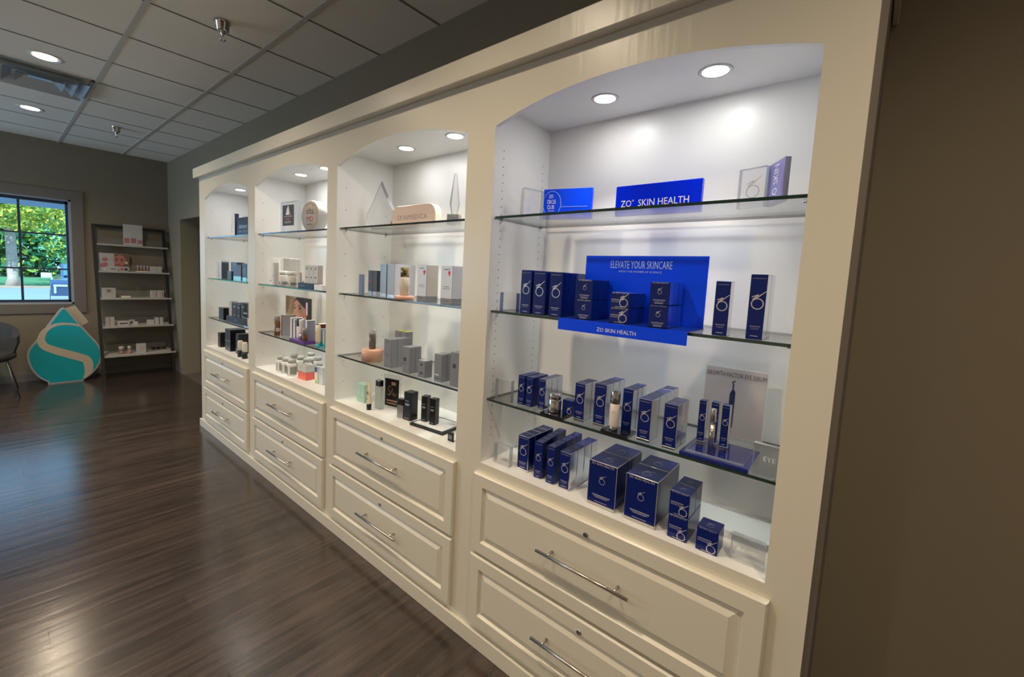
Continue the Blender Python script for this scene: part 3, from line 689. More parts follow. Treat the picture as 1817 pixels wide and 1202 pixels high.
letter('ZO SKIN HEALTH', .0125, pmat('white_print', (.85, .85, .88), .5), t, (0, -.0072, -.026), .95)
# top glass shelf
z3 = zshelf(3)
t = block('acrylic_block', -.05, .05, .13, 3, .113, .020, 'clear acrylic block turned sideways at the left of the top glass shelf', rz=PI/2-.25)
t.location = (-.785, .135, z3)
def bsign(x, y, w, h, rz, mat, label, lets, d=.018):
    t = empty('acrylic_sign', (x, y, z3), rz, label, 'sign')
    mb = MB(); mb.box(0, w, 0, d, 0, h, mat, side=ROYALD); mb.build('acrylic_body', t, bevel=.0008, seg=1)
    for (tx, hh, xx, zz, mt, xs_) in lets: letter(tx, hh, mt, t, (xx, -.0006, zz), xs_)
    return t
WPr = MATS['white_print']
t = bsign(-.752, .152, .190, .113, .26, ROYAL, 'blue acrylic block with a thin circle reading CIRCLE CLUB', [('ZO', .0135, .030, .079, WPr, .62), ('CIRCLE', .0155, .032, .058, WPr, .52), ('CLUB', .0155, .030, .038, WPr, .52), ('PROVIDER', .004, .032, .029, WPr, 1)])
mb = MB(); stroke(mb, [(.034+.036*math.cos(a), .058+.047*math.sin(a)) for a in [2*PI*k/40 for k in range(40)]], .0012, PB, closed=True)
mb.box(.07, .172, -.0004, 0, .045, .0462, PB); mb.build('circle_outline', t, loc=(0, -.0004, 0))
bsign(-.468, .186, .285, .102, 0, ROYALD, 'wide blue acrylic sign in the middle of the top glass shelf', [('ZO', .023, .040, .030, WPr, .85), ('SKIN HEALTH', .023, .166, .030, WPr, .86), ('\u00ae', .007, .064, .046, WPr, .9)])
t = block('acrylic_block', -.0375, .0375, .17, 3, .112, .016, 'clear acrylic block etched with a ring and slash emblem on the top glass shelf', rz=-.30)
t.location = (-.046, .170, z3)
use(emblem_mesh(pmat('etched_grey', (.30, .30, .31), .5), 1), 'emblem', t, (.004, -.0006, .056), (0, 0, 0), (.058,)*3)
t = empty('acrylic_sign', (-.007, .178, z3), -1.05, 'violet tinted acrylic block turned edge-on at the right of the top glass shelf', 'sign')
mb = MB(); mb.box(0, .098, 0, .014, 0, .113, PURPAC, side=pmat('smoky_violet_edge', (.20, .19, .30), .2, coat=.5)); mb.build('acrylic_body', t, fix=False)
o_ = letter('ZO SKIN', .030, WP, t, (.05, -.0006, .022), .62); o_.rotation_euler = (0, -PI/2, 0); o_.location = (.066, -.0006, .056)
# ------------------------------------------------------------------ second nearest cabinet
def cart(name, x0, x1, y, z, h, d, front, label, side=None, top=None, rz=0, band=0, bandmat=None, marks=(), group=None, cat='carton'):
    """a plain carton with its printed marks: marks = (x, z, w, h, material) as shares of the front"""
    w = x1-x0; t = empty(name, ((x0+x1)/2, y, z), rz, label, cat, group)
    use(carton_mesh(w, d, h, front, side or front, top or side or front, band, bandmat), 'carton_body', t)
    if marks:
        mb = MB()
        for (mx_, mz, mw, mh, mm) in marks: mb.box(w*(mx_-mw/2), w*(mx_+mw/2), -.0005, .0002, h*mz, h*mz+h*mh, mm)
        mb.build('printed_marks', t)
    return t
LIN = lambda m: [(0, .9, .5, .018, m), (0, .45, .5, .012, m), (0, .40, .6, .01, m), (0, .08, .4, .012, m)]
# top shelf
t = empty('crystal_award', (-1.845, .165, zshelf(3)), .12, 'clear teardrop crystal award on a black foot', 'award')
out = [(0, .262), (-.060, .165), (-.118, .085), (-.122, .055), (-.095, .018), (-.055, .008), (.055, .008), (.095, .018), (.118, .06), (.112, .095), (.055, .172)]
mb = MB(); fr_ = [(x, z) for x, z in out]; inn = [(x*.90, (z-.09)*.90+.09) for x, z in out]; n_ = len(out)
CRY = clear('crystal', (.97, .975, .98), .06); CRF = clear('crystal_facet', (.60, .62, .64), .3, (.4, .41, .43), .35); CRD = clear('crystal_dark_facet', (.35, .36, .38), .35, (.12, .12, .13), .5)
mb.poly([(x, -.012, z) for x, z in inn], CRY); mb.poly([(x, .012, z) for x, z in inn[::-1]], CRY)
for k in range(n_):
    j = (k+1) % n_; mm = [CRF, CRD, CRF, CRY, CRY, CRY, CRY, CRF, CRD, CRF, CRD][k]
    mb.poly([(inn[k][0], -.012, inn[k][1]), (inn[j][0], -.012, inn[j][1]), (*[fr_[j][0]], 0, fr_[j][1]), (fr_[k][0], 0, fr_[k][1])], mm)
    mb.poly([(fr_[k][0], 0, fr_[k][1]), (fr_[j][0], 0, fr_[j][1]), (inn[j][0], .012, inn[j][1]), (inn[k][0], .012, inn[k][1])], CRY)
mb.build('crystal', t, fix=False)
mb = MB(); mb.box(-.062, .062, -.022, .022, 0, .008, BLACKG); mb.build('foot', t)
t = empty('peach_sign', (-1.56, .155, zshelf(3)), 0, 'rounded peach acrylic sign with grey lettering on the top glass shelf', 'sign')
w, hh, r = .175, .112, .052
pts = [(-w, 0), (w, 0)]+[(w-r+r*math.cos(a), hh-r+r*math.sin(a)) for a in [PI/2*k/8 for k in range(9)]]+[(-w+r-r*math.sin(a), hh-r+r*math.cos(a)) for a in [PI/2*k/8 for k in range(9)]]
mb = MB(); mb.prism(pts, 0, .040, pmat('pale_peach_acrylic', (.72, .54, .43), .3, coat=.3)); mb.build('sign_body', t, bevel=.0012, seg=1)
letter('SKINMEDICA', .026, pmat('warm_grey_print', (.30, .22, .19), .4), t, (-.006, -.0008, .040), .98, spacing=1.2)
t = empty('crystal_obelisk', (-1.258, .16, zshelf(3)), .5, 'tall narrow crystal obelisk award on a faceted block', 'award')
mb = MB(); mb.box(-.028, .028, -.022, .022, 0, .046, CRF, side=CRD, top=CRY); mb.build('faceted_base', t, fix=False)
mb = MB()
L = [(.012, .047), (.021, .095), (.006, .232)]
for (r0, h0), (r1, h1) in zip(L[:-1], L[1:]):
    for k, mm in enumerate((CRY, CRF, CRY, CRD)):
        c0 = [(-1, -1), (1, -1), (1, 1), (-1, 1)]; a, b = c0[k], c0[(k+1) % 4]
        mb.poly([(a[0]*r0, a[1]*r0*.6, h0), (b[0]*r0, b[1]*r0*.6, h0), (b[0]*r1, b[1]*r1*.6, h1), (a[0]*r1, a[1]*r1*.6, h1)], mm)
mb.poly([(-.006, -.004, .232), (.006, -.004, .232), (.006, .004, .232), (-.006, .004, .232)], CRF)
mb.build('crystal', t, fix=False)
# middle shelf
z = zshelf(2)
cart('carton', -1.873, -1.835, .050, z, .110, .012, STEELB, 'slim steel blue carton at the left of the middle glass shelf')
cart('carton', -1.780, -1.744, .048, z, .134, .040, SLATED, 'black carton with a mirror foot beside the slim steel blue one', band=.024, bandmat=SILVER, marks=[(0, .55, .7, .05, pmat('rust_print', (.3, .08, .04), .5))])
cart('carton', -1.742, -1.706, .050, z, .134, .040, SLATED, 'black carton with a mirror foot, second of the pair', band=.024, bandmat=SILVER)
cart('carton', -1.675, -1.621, .050, z, .170, .050, pmat('brushed_grey_foil', (.30, .30, .30), .25, .8), 'tall grey foil carton in the middle of the shelf, left one', band=.020, bandmat=SILVER)
cart('carton', -1.614, -1.553, .050, z, .170, .130, pmat('grey_foil_face', (.33, .30, .27), .3, .5), 'deep grey carton with a pale side behind the ivory pump bottle', side=PALEL, top=WHITEC, band=.016, bandmat=SILVER)
cart('carton', -1.377, -1.310, .050, z, .170, .072, WARMC, 'tall grey carton with a red drop mark just right of the pump bottle', side=pmat('pale_grey_carton', (.55, .53, .5), .4), top=WHITEC, band=.024, bandmat=SLATE, marks=LIN(INK))
cart('carton', -1.212, -1.138, .050, z, .168, .066, WARMC, 'tall grey carton with a red drop mark at the right end of the shelf', side=PALEL, top=WHITEC, band=.024, bandmat=SLATE, marks=LIN(INK))
for ob in [o for o in COL.objects if o.get('label', '').startswith('tall grey carton with a red drop mark')]:
    mb = MB(); mb.prism([(.0+.008*math.cos(a), .138+.008*math.sin(a)) for a in [PI*k/10 for k in range(11)]]+[(0, .121)], -.0006, .0001, RED); mb.build('red_drop_mark', ob, loc=(.017, 0, 0))
t = empty('round_stand', (-1.452, .036, z), 0, 'low round peach stand under the white pump bottle', 'display stand')
mb = MB(); mb.lathe([(0, 0), (.046, 0), (.046, .018), (.044, .020), (.0001, .020)], PEACH, 40); mb.build('stand_base', t)
def bottle(name, x, y, z, prof, mats, label, caplen, cat='bottle', group=None, seg=22, capname='cap', marks=None):
    """lathe bottle; the last `caplen` profile rings form the cap"""
    t = empty(name, (x, y, z), 0, label, cat, group)
    b = prof[:len(prof)-caplen]; c = prof[len(prof)-caplen:]
    mb = MB(); mb.lathe([(0.0001, b[0][1])]+b+[(0.0001, b[-1][1])], mats[0], seg); mb.build('bottle_body', t)
    mb = MB(); mb.lathe([(0.0001, c[0][1])]+c+[(0.0001, c[-1][1])], mats[1], seg); mb.build(capname, t)
    if marks:
        mb = MB()
        for (r, z0, z1, m) in marks:
            for a0, a1 in ((-155, -75), (-45, 45)):
                for k in range(8):
                    b0 = math.radians(a0+(a1-a0)*k/8); b1 = math.radians(a0+(a1-a0)*(k+1)/8)
                    mb.poly([(r*math.cos(b0), r*math.sin(b0), z0), (r*math.cos(b1), r*math.sin(b1), z0), (r*math.cos(b1), r*math.sin(b1), z1), (r*math.cos(b0), r*math.sin(b0), z1)], m, True)
        mb.build('label_band', t)
    return t
bottle('pump_bottle', -1.452, .036, z+.0205, [(.021, 0), (.021, .016), (.0225, .018), (.0225, .082), (.0215, .0845), (.0195, .085), (.0205, .087), (.0205, .132), (.018, .134)], (pmat('ivory_bottle', (.66, .60, .52), .3), GOLD), 'ivory pump bottle with a gold cap on the round peach stand', 3)
# bottom shelf
z = zshelf(1)
t = empty('round_stand', (-1.765, .075, z), 0, 'tall round peach display stand with a small bottle on top', 'display stand')
mb = MB(); mb.lathe([(0, 0), (.058, 0), (.058, .062), (.055, .066), (.0001, .066)], PEACH, 44); mb.build('stand_base', t)
letter('MEDICA', .010, pmat('warm_grey_print', (.3, .22, .19), .4), t, (-.02, -.0560, .022), 1.0, rot=(0, 0, .15))
bottle('serum_bottle', -1.765, .072, z+.0665, [(.0175, 0), (.0185, .002), (.0185, .078), (.0165, .080), (.0175, .082), (.0175, .104), (.015, .107)], (pmat('smoky_bottle', (.13, .105, .10), .12, coat=.6), clear('clear_cap', (.85, .85, .86), .1, (.8, .8, .8), .35)), 'smoky glass bottle with a clear cap on the round peach stand', 3)
for k in range(2): cart('carton', -1.702+.046*k, -1.658+.046*k, .172, z, .168, .05, SLATE, 'grey carton with a yellow lid behind the grey cartons, %s one' % ('left', 'right')[k], top=YELLOW, group='yellow-lidded cartons')
for k in range(3): cart('carton', -1.609, -1.552, .038+.043*k, z, .146, .042, SLATE, 'tall slate grey carton right of the peach stand, %s of its row' % ordinal(k), rz=0, group='slate cartons right of the peach stand', marks=LIN(SLATED) if k == 0 else ())
for k in range(2): cart('carton', -1.452, -1.398, .036+.036*k, z, .128, .035, SLATE, 'slate grey carton in the middle of the shelf, %s one' % ordinal(k), group='middle slate cartons', marks=[(-.15, .45, .4, .14, SLATED), (-.15, .34, .5, .02, SLATED)] if k == 0 else ())
for k in range(2): cart('carton', -1.334, -1.284, .036, z+k*.0405, .040, .045, SLATE, 'small slate grey carton, %s of the stack of two' % ('lower', 'upper')[k], group='stacked small slate cartons', marks=[(0, .4, .35, .25, SLATED)])
for k in range(2): cart('carton', -1.227, -1.178, .042+.034*k, z, .126, .033, SLATE, 'slate grey carton left of the tallest one at the right end, %s one' % ordinal(k), group='right slate cartons', marks=[(-.1, .22, .5, .06, PALEL), (0, .12, .8, .02, SLATED)] if k == 0 else ())
cart('carton', -1.116, -1.064, .036, z, .150, .050, SLATE, 'tall slate grey carton at the right end, cut off by the stile', marks=[(0, .55, .4, .12, SLATED)])
# cabinet floor
z = zshelf(0)
for k in range(2):
    for j in range(1): cart('carton', -1.936+.040*k, -1.898+.040*k, .088, z, .103, .045, MINT, 'mint green carton at the left of the cabinet floor, %s one' % ('left', 'right')[k], marks=[(0, .5, .7, .01, WHITEC), (0, .25, .6, .06, pmat('green_print', (.3, .5, .42), .5))], group='mint green cartons')
t = empty('cream_tube', (-1.750, .050, z), 0, 'slim cream tube standing on its black cap', 'tube')
mb = MB(); mb.lathe([(0.0001, 0), (.0125, 0), (.0125, .032), (.0001, .032)], BLACK, 18); mb.build('cap', t)
mb = MB(); n_ = 18
ring0 = [(.0135*math.cos(2*PI*k/n_), .0135*math.sin(2*PI*k/n_), .033) for k in range(n_)]; ring1 = [(.016*math.cos(2*PI*k/n_), .0015*math.sin(2*PI*k/n_), .145) for k in range(n_)]
for k in range(n_): mb.poly([ring0[k], ring0[(k+1) % n_], ring1[(k+1) % n_], ring1[k]], CREAM, True)
mb.poly(ring1, CREAM); mb.build('tube_body', t)
mb = MB(); mb.box(-.002, .003, -.0122, -.010, .085, .10, INK); mb.box(-.007, .004, -.0138, -.012, .058, .062, RED); mb.build('printed_marks', t)
t = empty('toner_bottle', (-1.727, .098, z), .1, 'square clear bottle of pale liquid with a black cap', 'bottle')
FROST = clear('frosted_glass', (.80, .84, .84), .08, (.62, .66, .65), .45)
mb = MB(); mb.box(-.022, .022, -.012, .012, 0, .125, FROST); mb.build('bottle_body', t, fix=False)
mb = MB(); mb.box(-.0185, .0185, -.012, .012, .126, .158, BLACKG); mb.build('cap', t, bevel=.002)
t = empty('card_holder', (-1.685, .150, z), .22, 'clear acrylic holder with a black card in gold script', 'card holder')
w, hh = .050, .170
mb = MB(); mb.box(-w-.010, w+.004, .003, .007, 0, hh+.012, ACRYL, side=ACEDGE, top=ACEDGE); mb.build('clear_holder', t, fix=False)
mb = MB(); mb.box(-w, w-.004, -.001, .002, .012, hh-.006, BLACK); mb.build('black_card', t)
GP = pmat('rose_gold_print', (.62, .36, .24), .35, .3)
mb = MB(); stroke(mb, [(-.006, .118), (-.020, .124), (-.030, .108), (-.018, .096), (-.008, .082), (-.020, .070), (-.032, .076), (-.012, .078), (.004, .118), (.002, .076), (.012, .076), (.018, .090), (.012, .082), (.020, .072), (.034, .084)], .0022, GP, -.0016, -.0012)
mb.box(-.004, .026, -.0016, -.0010, .130, .148, GP); mb.box(-.036, .036, -.0016, -.0010, .040, .046, GP); mb.box(-.036, .030, -.0016, -.0010, .026, .030, GP); mb.build('script_print', t)
t = empty('spray_bottle', (-1.528, .098, z), .25, 'silver grey square bottle with a black cap beside the black carton', 'bottle')
mb = MB(); mb.box(-.019, .019, -.014, .014, 0, .068, pmat('silver_grey_glass', (.30, .31, .33), .2, .5)); mb.build('bottle_body', t, bevel=.002)
mb = MB(); mb.box(-.019, .019, -.014, .014, .069, .100, BLACKG); mb.build('cap', t, bevel=.002)
def blackbox(x0, x1, y, z, h, d, label, rz, group=None):
    t = cart('carton', x0, x1, y, z, h, d, BLACK, label, rz=rz, group=group, marks=[(-.05, .68, .5, .012, SILV2), (-.05, .56, .55, .03, SILV2), (-.05, .52, .45, .012, SILV2), (-.1, .06, .6, .02, DIMP)])
blackbox(-1.500, -1.448, .092, z, .145, .048, 'tall black carton left of the white tray', .12)
t = empty('display_tray', (-1.305, .070, z), .10, 'flat display tray with a black rim and a white inset', 'display stand')
mb = MB(); mb.box(-.108, .108, 0, .165, 0, .012, BLACK); mb.build('tray_base', t, bevel=.001, seg=1)
mb = MB(); mb.box(-.095, .095, .013, .152, .0121, .0135, pmat('white_tray_inset', (.74, .72, .74), .25)); mb.build('white_inset', t)
blackbox(-1.392, -1.358, .116, z+.0138, .128, .034, 'black carton on the white tray, left of the pair', .25, 'black cartons on the tray')
blackbox(-1.329, -1.295, .116, z+.0138, .128, .034, 'black carton on the white tray, right of the pair', .25, 'black cartons on the tray')
cart('tent_card', -1.140, -1.106, .060, z, .042, .008, BLACK, 'small black tent card at the right end of the cabinet floor', cat='card', marks=[(0, .6, .7, .03, SILV2), (0, .45, .6, .03, SILV2), (0, .3, .6, .03, SILV2)])

# ------------------------------------------------------------------ third cabinet from the camera (disc sign)
z = zshelf(3)
t = empty('photo_stand', (-2.805, .085, z), .05, 'clear acrylic frame holding a small black and white poster', 'frame')
mb = MB(); mb.box(-.118, .110, .0, .030, 0, .212, ACRYL, side=ACEDGE, top=ACEDGE); mb.build('clear_frame', t, fix=False)
mb = MB(); mb.box(-.086, .068, -.002, -.0005, .050, .188, INK); mb.build('poster_print', t)
mb = MB(); mb.prism([(-.040, .122), (.018, .122), (.006, .150), (-.002, .180), (-.012, .182), (-.026, .160)], -.0028, -.0021, WHITEC)
mb.prism([(.0, .115), (.03, .118), (.028, .135), (.008, .140)], -.0030, -.0021, pmat('printed_brown', (.30, .17, .13), .5)); mb.box(-.065, .048, -.0028, -.0021, .110, .1125, WHITEC); mb.build('poster_picture', t)
letter('FAMILY', .016, pmat('orange_print', (.7, .22, .12), .5), t, (-.009, -.0026, .086), .95); letter('FAVORITES', .014, WHITEC, t, (-.009, -.0026, .066), .95)
t = empty('disc_sign', (-2.487, .075, z), .10, 'round grey beige disc sign with dark and red lettering and a white rim', 'sign')
mb = MB(); mb.lathe([(.0001, 0), (.094, 0), (.097, .003), (.097, .060), (.095, .063), (.0001, .063)], WHITEC, 48, c=(0, 0, .097), axis='y', mats=[pmat('grey_beige_face', (.40, .36, .31), .4), WHITEC, WHITEC, WHITEC, WHITEC]); mb.build('disc_body', t)
letter('elta', .044, pmat('brown_grey_print', (.09, .08, .075), .5), t, (.0, -.001, .108), .95); letter('MD', .036, pmat('brick_red_print', (.40, .03, .03), .5), t, (.0, -.001, .060), 1.0); letter('SKINCARE', .009, MATS['brown_grey_print'], t, (0, -.001, .040), 1.1)
mb = MB(); stroke(mb, [(-.045+.0*k+.010*k, .158+.016*math.sin(PI*k/9)) for k in range(10)], .003, MATS['brown_grey_print'], -.0012, -.0004); mb.build('printed_arc', t)
t = empty('glass_award', (-2.225, .15, z), -.5, 'slanted glass award half hidden behind the right stile', 'award')
mb = MB(); mb.prism([(-.05, .008), (.05, .008), (.07, .19), (-.065, .12)], 0, .02, CRF, side=CRY); mb.build('crystal', t, fix=False)
mb = MB(); mb.box(-.06, .06, -.015, .035, 0, .008, BLACKG); mb.build('foot', t)
z = zshelf(2)
WM = [(0, .55, .4, .02, WARMC), (-.1, .12, .4, .05, SLATE)]
for k in range(3): cart('carton', -3.058, -3.014, .060+.035*k, z, .190, .034, WHITEC, 'tall white carton at the left of the middle shelf, %s of three' % ordinal(k), group='tall white cartons', marks=WM if k == 0 else ())
cart('carton', -2.966, -2.940, .045, z, .158, .03, pmat('pale_grey_carton', (.55, .53, .5), .4), 'slim pale grey carton in front of the tall white ones', marks=[(0, .4, .7, .02, INK)])
for k in range(3): cart('carton', -2.880, -2.838, .062+.040*k, z, .190, .039, WHITEC, 'second row of tall white cartons, %s one' % ordinal(k), side=pmat('pale_grey_carton', (.55, .53, .5), .4), group='second row of tall white cartons', marks=WM if k == 0 else ())
for k, xx in enumerate((-2.802, -2.672)):
    bottle('lotion_bottle', xx, .050, z, [(.028, 0), (.0295, .003), (.0295, .068), (.026, .074), (.027, .076), (.027, .100), (.024, .103)], (pmat('pearl_bottle', (.62, .60, .56), .35), WHITEC), ('stout white bottle in front of the tall cartons', 'stout white bottle beside the small stacked cartons')[k], 3, group='stout white bottles', marks=[(.0298, .012, .030, SLATE)])
cart('carton', -2.618, -2.585, .060, z, .100, .03, pmat('pale_grey_carton', (.5, .5, .5), .4), 'small pale carton left of the three stacked ones', marks=[(0, .25, .5, .1, INK)]); cart('carton', -2.580, -2.535, .068, z, .098, .03, WHITEC, 'small white carton left of the three stacked ones', marks=[(0, .3, .6, .15, SLATE)])
for k in range(3): cart('carton', -2.520+.056*k, -2.467+.056*k, .062, z+.0005, .148, .035, MATS['pale_grey_carton'], 'pale grey carton in the group of three behind the navy box, %s' % ('left', 'middle', 'right')[k], group='pale grey cartons in a row of three', marks=[(0, .80, .3, .12, SLATE), (0, .45, .3, .06, INK), (0, .16, 1, .02, WARMC)])
cart('carton', -2.330, -2.222, .100, z, .172, .03, WHITEC, 'wide white carton behind the group of three', marks=[(0, .8, .8, .02, PALEL)])
cart('carton', -2.516, -2.316, .016, z, .036, .040, pmat('midnight_carton', (.012, .025, .06), .4), 'long flat midnight blue box at the front of the middle shelf', marks=[(-.25, .45, .3, .12, SLATE)])
cart('carton', -2.312, -2.208, .018, z, .033, .04, WHITEC, 'low white box right of the long midnight blue one')
z = zshelf(1)
t = empty('portrait_poster', (-2.912, .200, z), 0, 'poster of a smiling dark haired woman behind the bottles', 'poster')
def ell(cx, cz, rx, rz_, n=24, a0=0, a1=2*PI, tilt=0):
    o = []
    for k in range(n):
        a = a0+(a1-a0)*k/(n if a1-a0 > 6.2 else n-1); x = rx*math.cos(a); y = rz_*math.sin(a)
        o.append((cx+x*math.cos(tilt)-y*math.sin(tilt), cz+x*math.sin(tilt)+y*math.cos(tilt)))
    return o
mb = MB(); mb.box(-.203, .205, 0, .003, 0, .270, TAN); mb.build('card', t)
mb = MB(); mb.prism([(-.075, .150), (-.078, .20), (-.06, .245), (-.02, .268), (.203, .268), (.203, .02), (.15, .02)], -.0008, 0, HAIR)
mb.prism([(-.072, .185), (-.062, .225), (-.03, .250), (.01, .238), (.06, .212), (.125, .185), (.132, .13), (.10, .07), (.05, .035), (-.02, .04), (-.055, .08), (-.074, .13)], -.0014, -.0008, SKIN)
mb.prism([(-.055, .205), (-.035, .214), (-.036, .209), (-.055, .200)], -.002, -.0014, HAIR); mb.prism([(.0, .206), (.028, .213), (.062, .202), (.028, .207), (.002, .201)], -.002, -.0014, HAIR)
mb.prism(ell(-.050, .186, .014, .006), -.002, -.0014, HAIR); mb.prism(ell(.034, .190, .018, .007), -.002, -.0014, HAIR)
mb.prism([(-.045, .13), (-.005, .115), (.040, .135), (.02, .105), (-.02, .10)], -.002, -.0014, LIPS); mb.prism([(-.032, .124), (-.005, .116), (.028, .127), (.012, .113), (-.015, .110)], -.0026, -.002, WHITEC)
mb.box(.118, .150, -.002, -.0014, .14, .235, RED); mb.box(.130, .150, -.0028, -.002, .15, .24, WHITEC); mb.build('portrait_print', t)
BR = (AMBER, clear('smoky_cap', (.55, .53, .5), .12, (.45, .42, .4), .5))
bottle('serum_bottle', -2.903, .050, z, [(.0185, 0), (.0195, .002), (.0195, .098), (.017, .101), (.0185, .103), (.0185, .133), (.016, .136)], BR, 'brown serum bottle with a smoky cap at the left of the shelf', 3, marks=[(.0199, .03, .055, WARMC)])
cart('carton', -2.880, -2.862, .066, z, .148, .10, pmat('brown_carton_front', (.22, .13, .09), .4), 'deep grey sided carton just right of the brown bottle', side=pmat('mid_grey_carton', (.33, .32, .34), .4), top=WHITEC, rz=.1)
LV = pmat('lavender_grey_carton', (.33, .35, .46), .4)
for k, xx in enumerate((-2.700, -2.655)):
    cart('carton', xx, xx+.022, .050, z, .146-.006*k, .075, WHITEC, ('slim white carton with grey sides left of the purple stand', 'slim white carton with grey sides behind the purple stand edge')[k], side=LV, top=WHITEC, marks=[(0, .88, .5, .03, INK)])
plinth('display_stand', -2.628, -2.425, .012, .115, z, .020, PURPLE, 'low purple acrylic stand under the pale tubes')
zp = z+.0206
bottle('serum_bottle', -2.588, .060, zp, [(.0155, 0), (.0165, .003), (.0165, .075), (.014, .078), (.0155, .080), (.0155, .128), (.013, .131)], (pmat('rosy_white_bottle', (.78, .7, .7), .3), SLATED), 'slim white bottle with a dark grey cap on the purple stand', 3)
t = empty('cosmetic_tube', (-2.532, .045, zp), 0, 'white tapered tube standing on a silver cap on the purple stand', 'tube')
mb = MB(); mb.lathe([(.0001, 0), (.0125, 0), (.0125, .034), (.0001, .034)], pmat('grey_silver_cap', (.35, .35, .38), .3, .7), 18); mb.build('cap', t)
mb = MB(); mb.lathe([(.0075, .034), (.011, .046), (.0125, .12), (.012, .128), (.0001, .130)], WHITEC, 20); mb.build('tube_body', t)
cart('carton', -2.500, -2.480, .058, zp, .128, .055, WHITEC, 'slim white carton with lavender side behind the amber bottle', side=LV, top=WHITEC, marks=[(0, .85, .4, .03, SLATE)])
bottle('serum_bottle', -2.458, .036, zp, [(.014, 0), (.015, .002), (.015, .038), (.013, .040), (.0145, .042), (.0145, .082), (.012, .084)], BR, 'small amber bottle with a smoky cap on the right of the purple stand', 3)
cart('carton', -2.400, -2.360, .080, z, .135, .06, AMBER, 'brown carton with white lid right of the purple stand', top=WHITEC)
for k in range(2): cart('carton', -2.330+.066*k, -2.310+.066*k, .052, z, .112, .05, pmat('pale_aqua_carton', (.55, .66, .58), .4), 'slim pale aqua carton %s of the cream tube' % ('left', 'right')[k], side=LV, top=WHITEC, band=.028, bandmat=pmat('aqua_print', (.05, .42, .50), .4), group='slim pale aqua cartons')
t = empty('cream_tube', (-2.288, .036, z), 0, 'cream tube with a teal foot and orange script at the right of the shelf', 'tube')
mb = MB(); mb.lathe([(.0001, 0), (.013, 0), (.013, .026), (.0001, .026)], MATS['aqua_print'], 18); mb.build('cap', t)
mb = MB(); mb.lathe([(.012, .027), (.0165, .045), (.0165, .115), (.012, .140), (.0001, .141)], CREAM, 20); mb.build('tube_body', t)
mb = MB(); stroke(mb, [(-.004, .05), (.002, .065), (-.004, .078), (.003, .092), (-.002, .105)], .003, pmat('orange_print', (.7, .22, .12), .5), -.018, -.016); mb.build('printed_script', t)
t = empty('gift_bag', (-2.170, .10, z), 0, 'purple gift bag with white tissue and rope handle beside the right stile', 'bag')
t.location = (-2.225, .150, z)
mb = MB(); mb.box(-.055, .055, 0, .05, 0, .205, PURPLE); mb.build('bag_body', t)
mb = MB()
R_ = random.Random(5)
for k in range(14):
    x = -.045+.09*k/13; mb.poly([(x-.014, .01+.03*R_.random(), .195), (x+.014, .01+.03*R_.random(), .195), (x+.010+.01*R_.random(), .02, .235+.03*R_.random()), (x-.012, .035*R_.random(), .225+.04*R_.random())], pmat('white_tissue', (.78, .78, .85), .7))
mb.build('tissue_paper', t, fix=False)
mb = MB(); mb.tube([(.010, -.004, .175), (-.002, -.012, .14), (-.035, -.014, .112), (-.043, -.014, .10), (-.03, -.012, .085), (-.008, -.008, .07)], .0035, WHITEM); mb.build('rope_handle', t)
# cabinet floor: white supplement bottles and cartons
z = zshelf(0)
BL = [(-2.905, .078, .112, 0), (-2.822, .078, .112, 0), (-2.745, .082, .112, 0), (-2.905, .170, .114, 0), (-2.815, .180, .112, 0), (-2.845, .268, .124, 1), (-2.745, .270, .108, 0), (-2.722, .178, .108, 0)]
BN = ['front row, leftmost', 'front row, second', 'front row, third, beside the coral carton', 'second row, leftmost', 'second row, middle', 'back row, the tallest', 'back row, right', 'second row, right, behind the coral carton']
LBL = pmat('grey_green_label', (.26, .30, .26), .5)
for (x, y, h, tall), nm in zip(BL, BN):
    r = .031
    bottle('supplement_bottle', x, y, z, [(r-.002, 0), (r, .003), (r, h-.040), (r*.92, h-.030), (r*.66, h-.026), (r*.80, h-.025), (r*.80, h-.002), (r*.72, h)], (WHITEC, pmat('pale_grey_cap', (.50, .49, .47), .4)), 'white supplement bottle, '+nm, 3, group='white supplement bottles', marks=[(r+.0003, .010, h-.050, LBL)])
t = cart('carton', -2.638, -2.535, .078, z, .100, .062, CORAL, 'two tone carton, coral below and grey white above', rz=.06, marks=[(-.15, .78, .25, .05, WARMC)])
for c in t.children:
    if c.name.startswith('carton_body'): c.scale = (1, 1, .52); c.location.z = 0; body0 = c
mb = MB(); mb.box(-.0512, .0512, .0004, .0616, .0525, .100, pmat('grey_white_carton', (.62, .60, .57), .4)); mb.build('upper_sleeve', t)
mb = MB(); mb.box(-.0514, .0514, -.0002, .0622, .0515, .0530, INK); mb.build('black_line', t)
cart('carton', -2.445, -2.412, .095, z, .112, .03, WHITEC, 'white carton with a blue top block and green leaf print', marks=[(0, .68, .9, .28, pmat('blue_print', (.03, .09, .30), .4)), (0, .03, .6, .18, pmat('lime_print', (.35, .60, .08), .5)), (.1, .25, .3, .15, YELLOW)])
cart('carton', -2.408, -2.360, .104, z, .114, .03, pmat('pale_blue_white_carton', (.66, .70, .74), .35), 'pale carton beside the blue and white one', marks=[(0, .6, .5, .03, SLATE)])

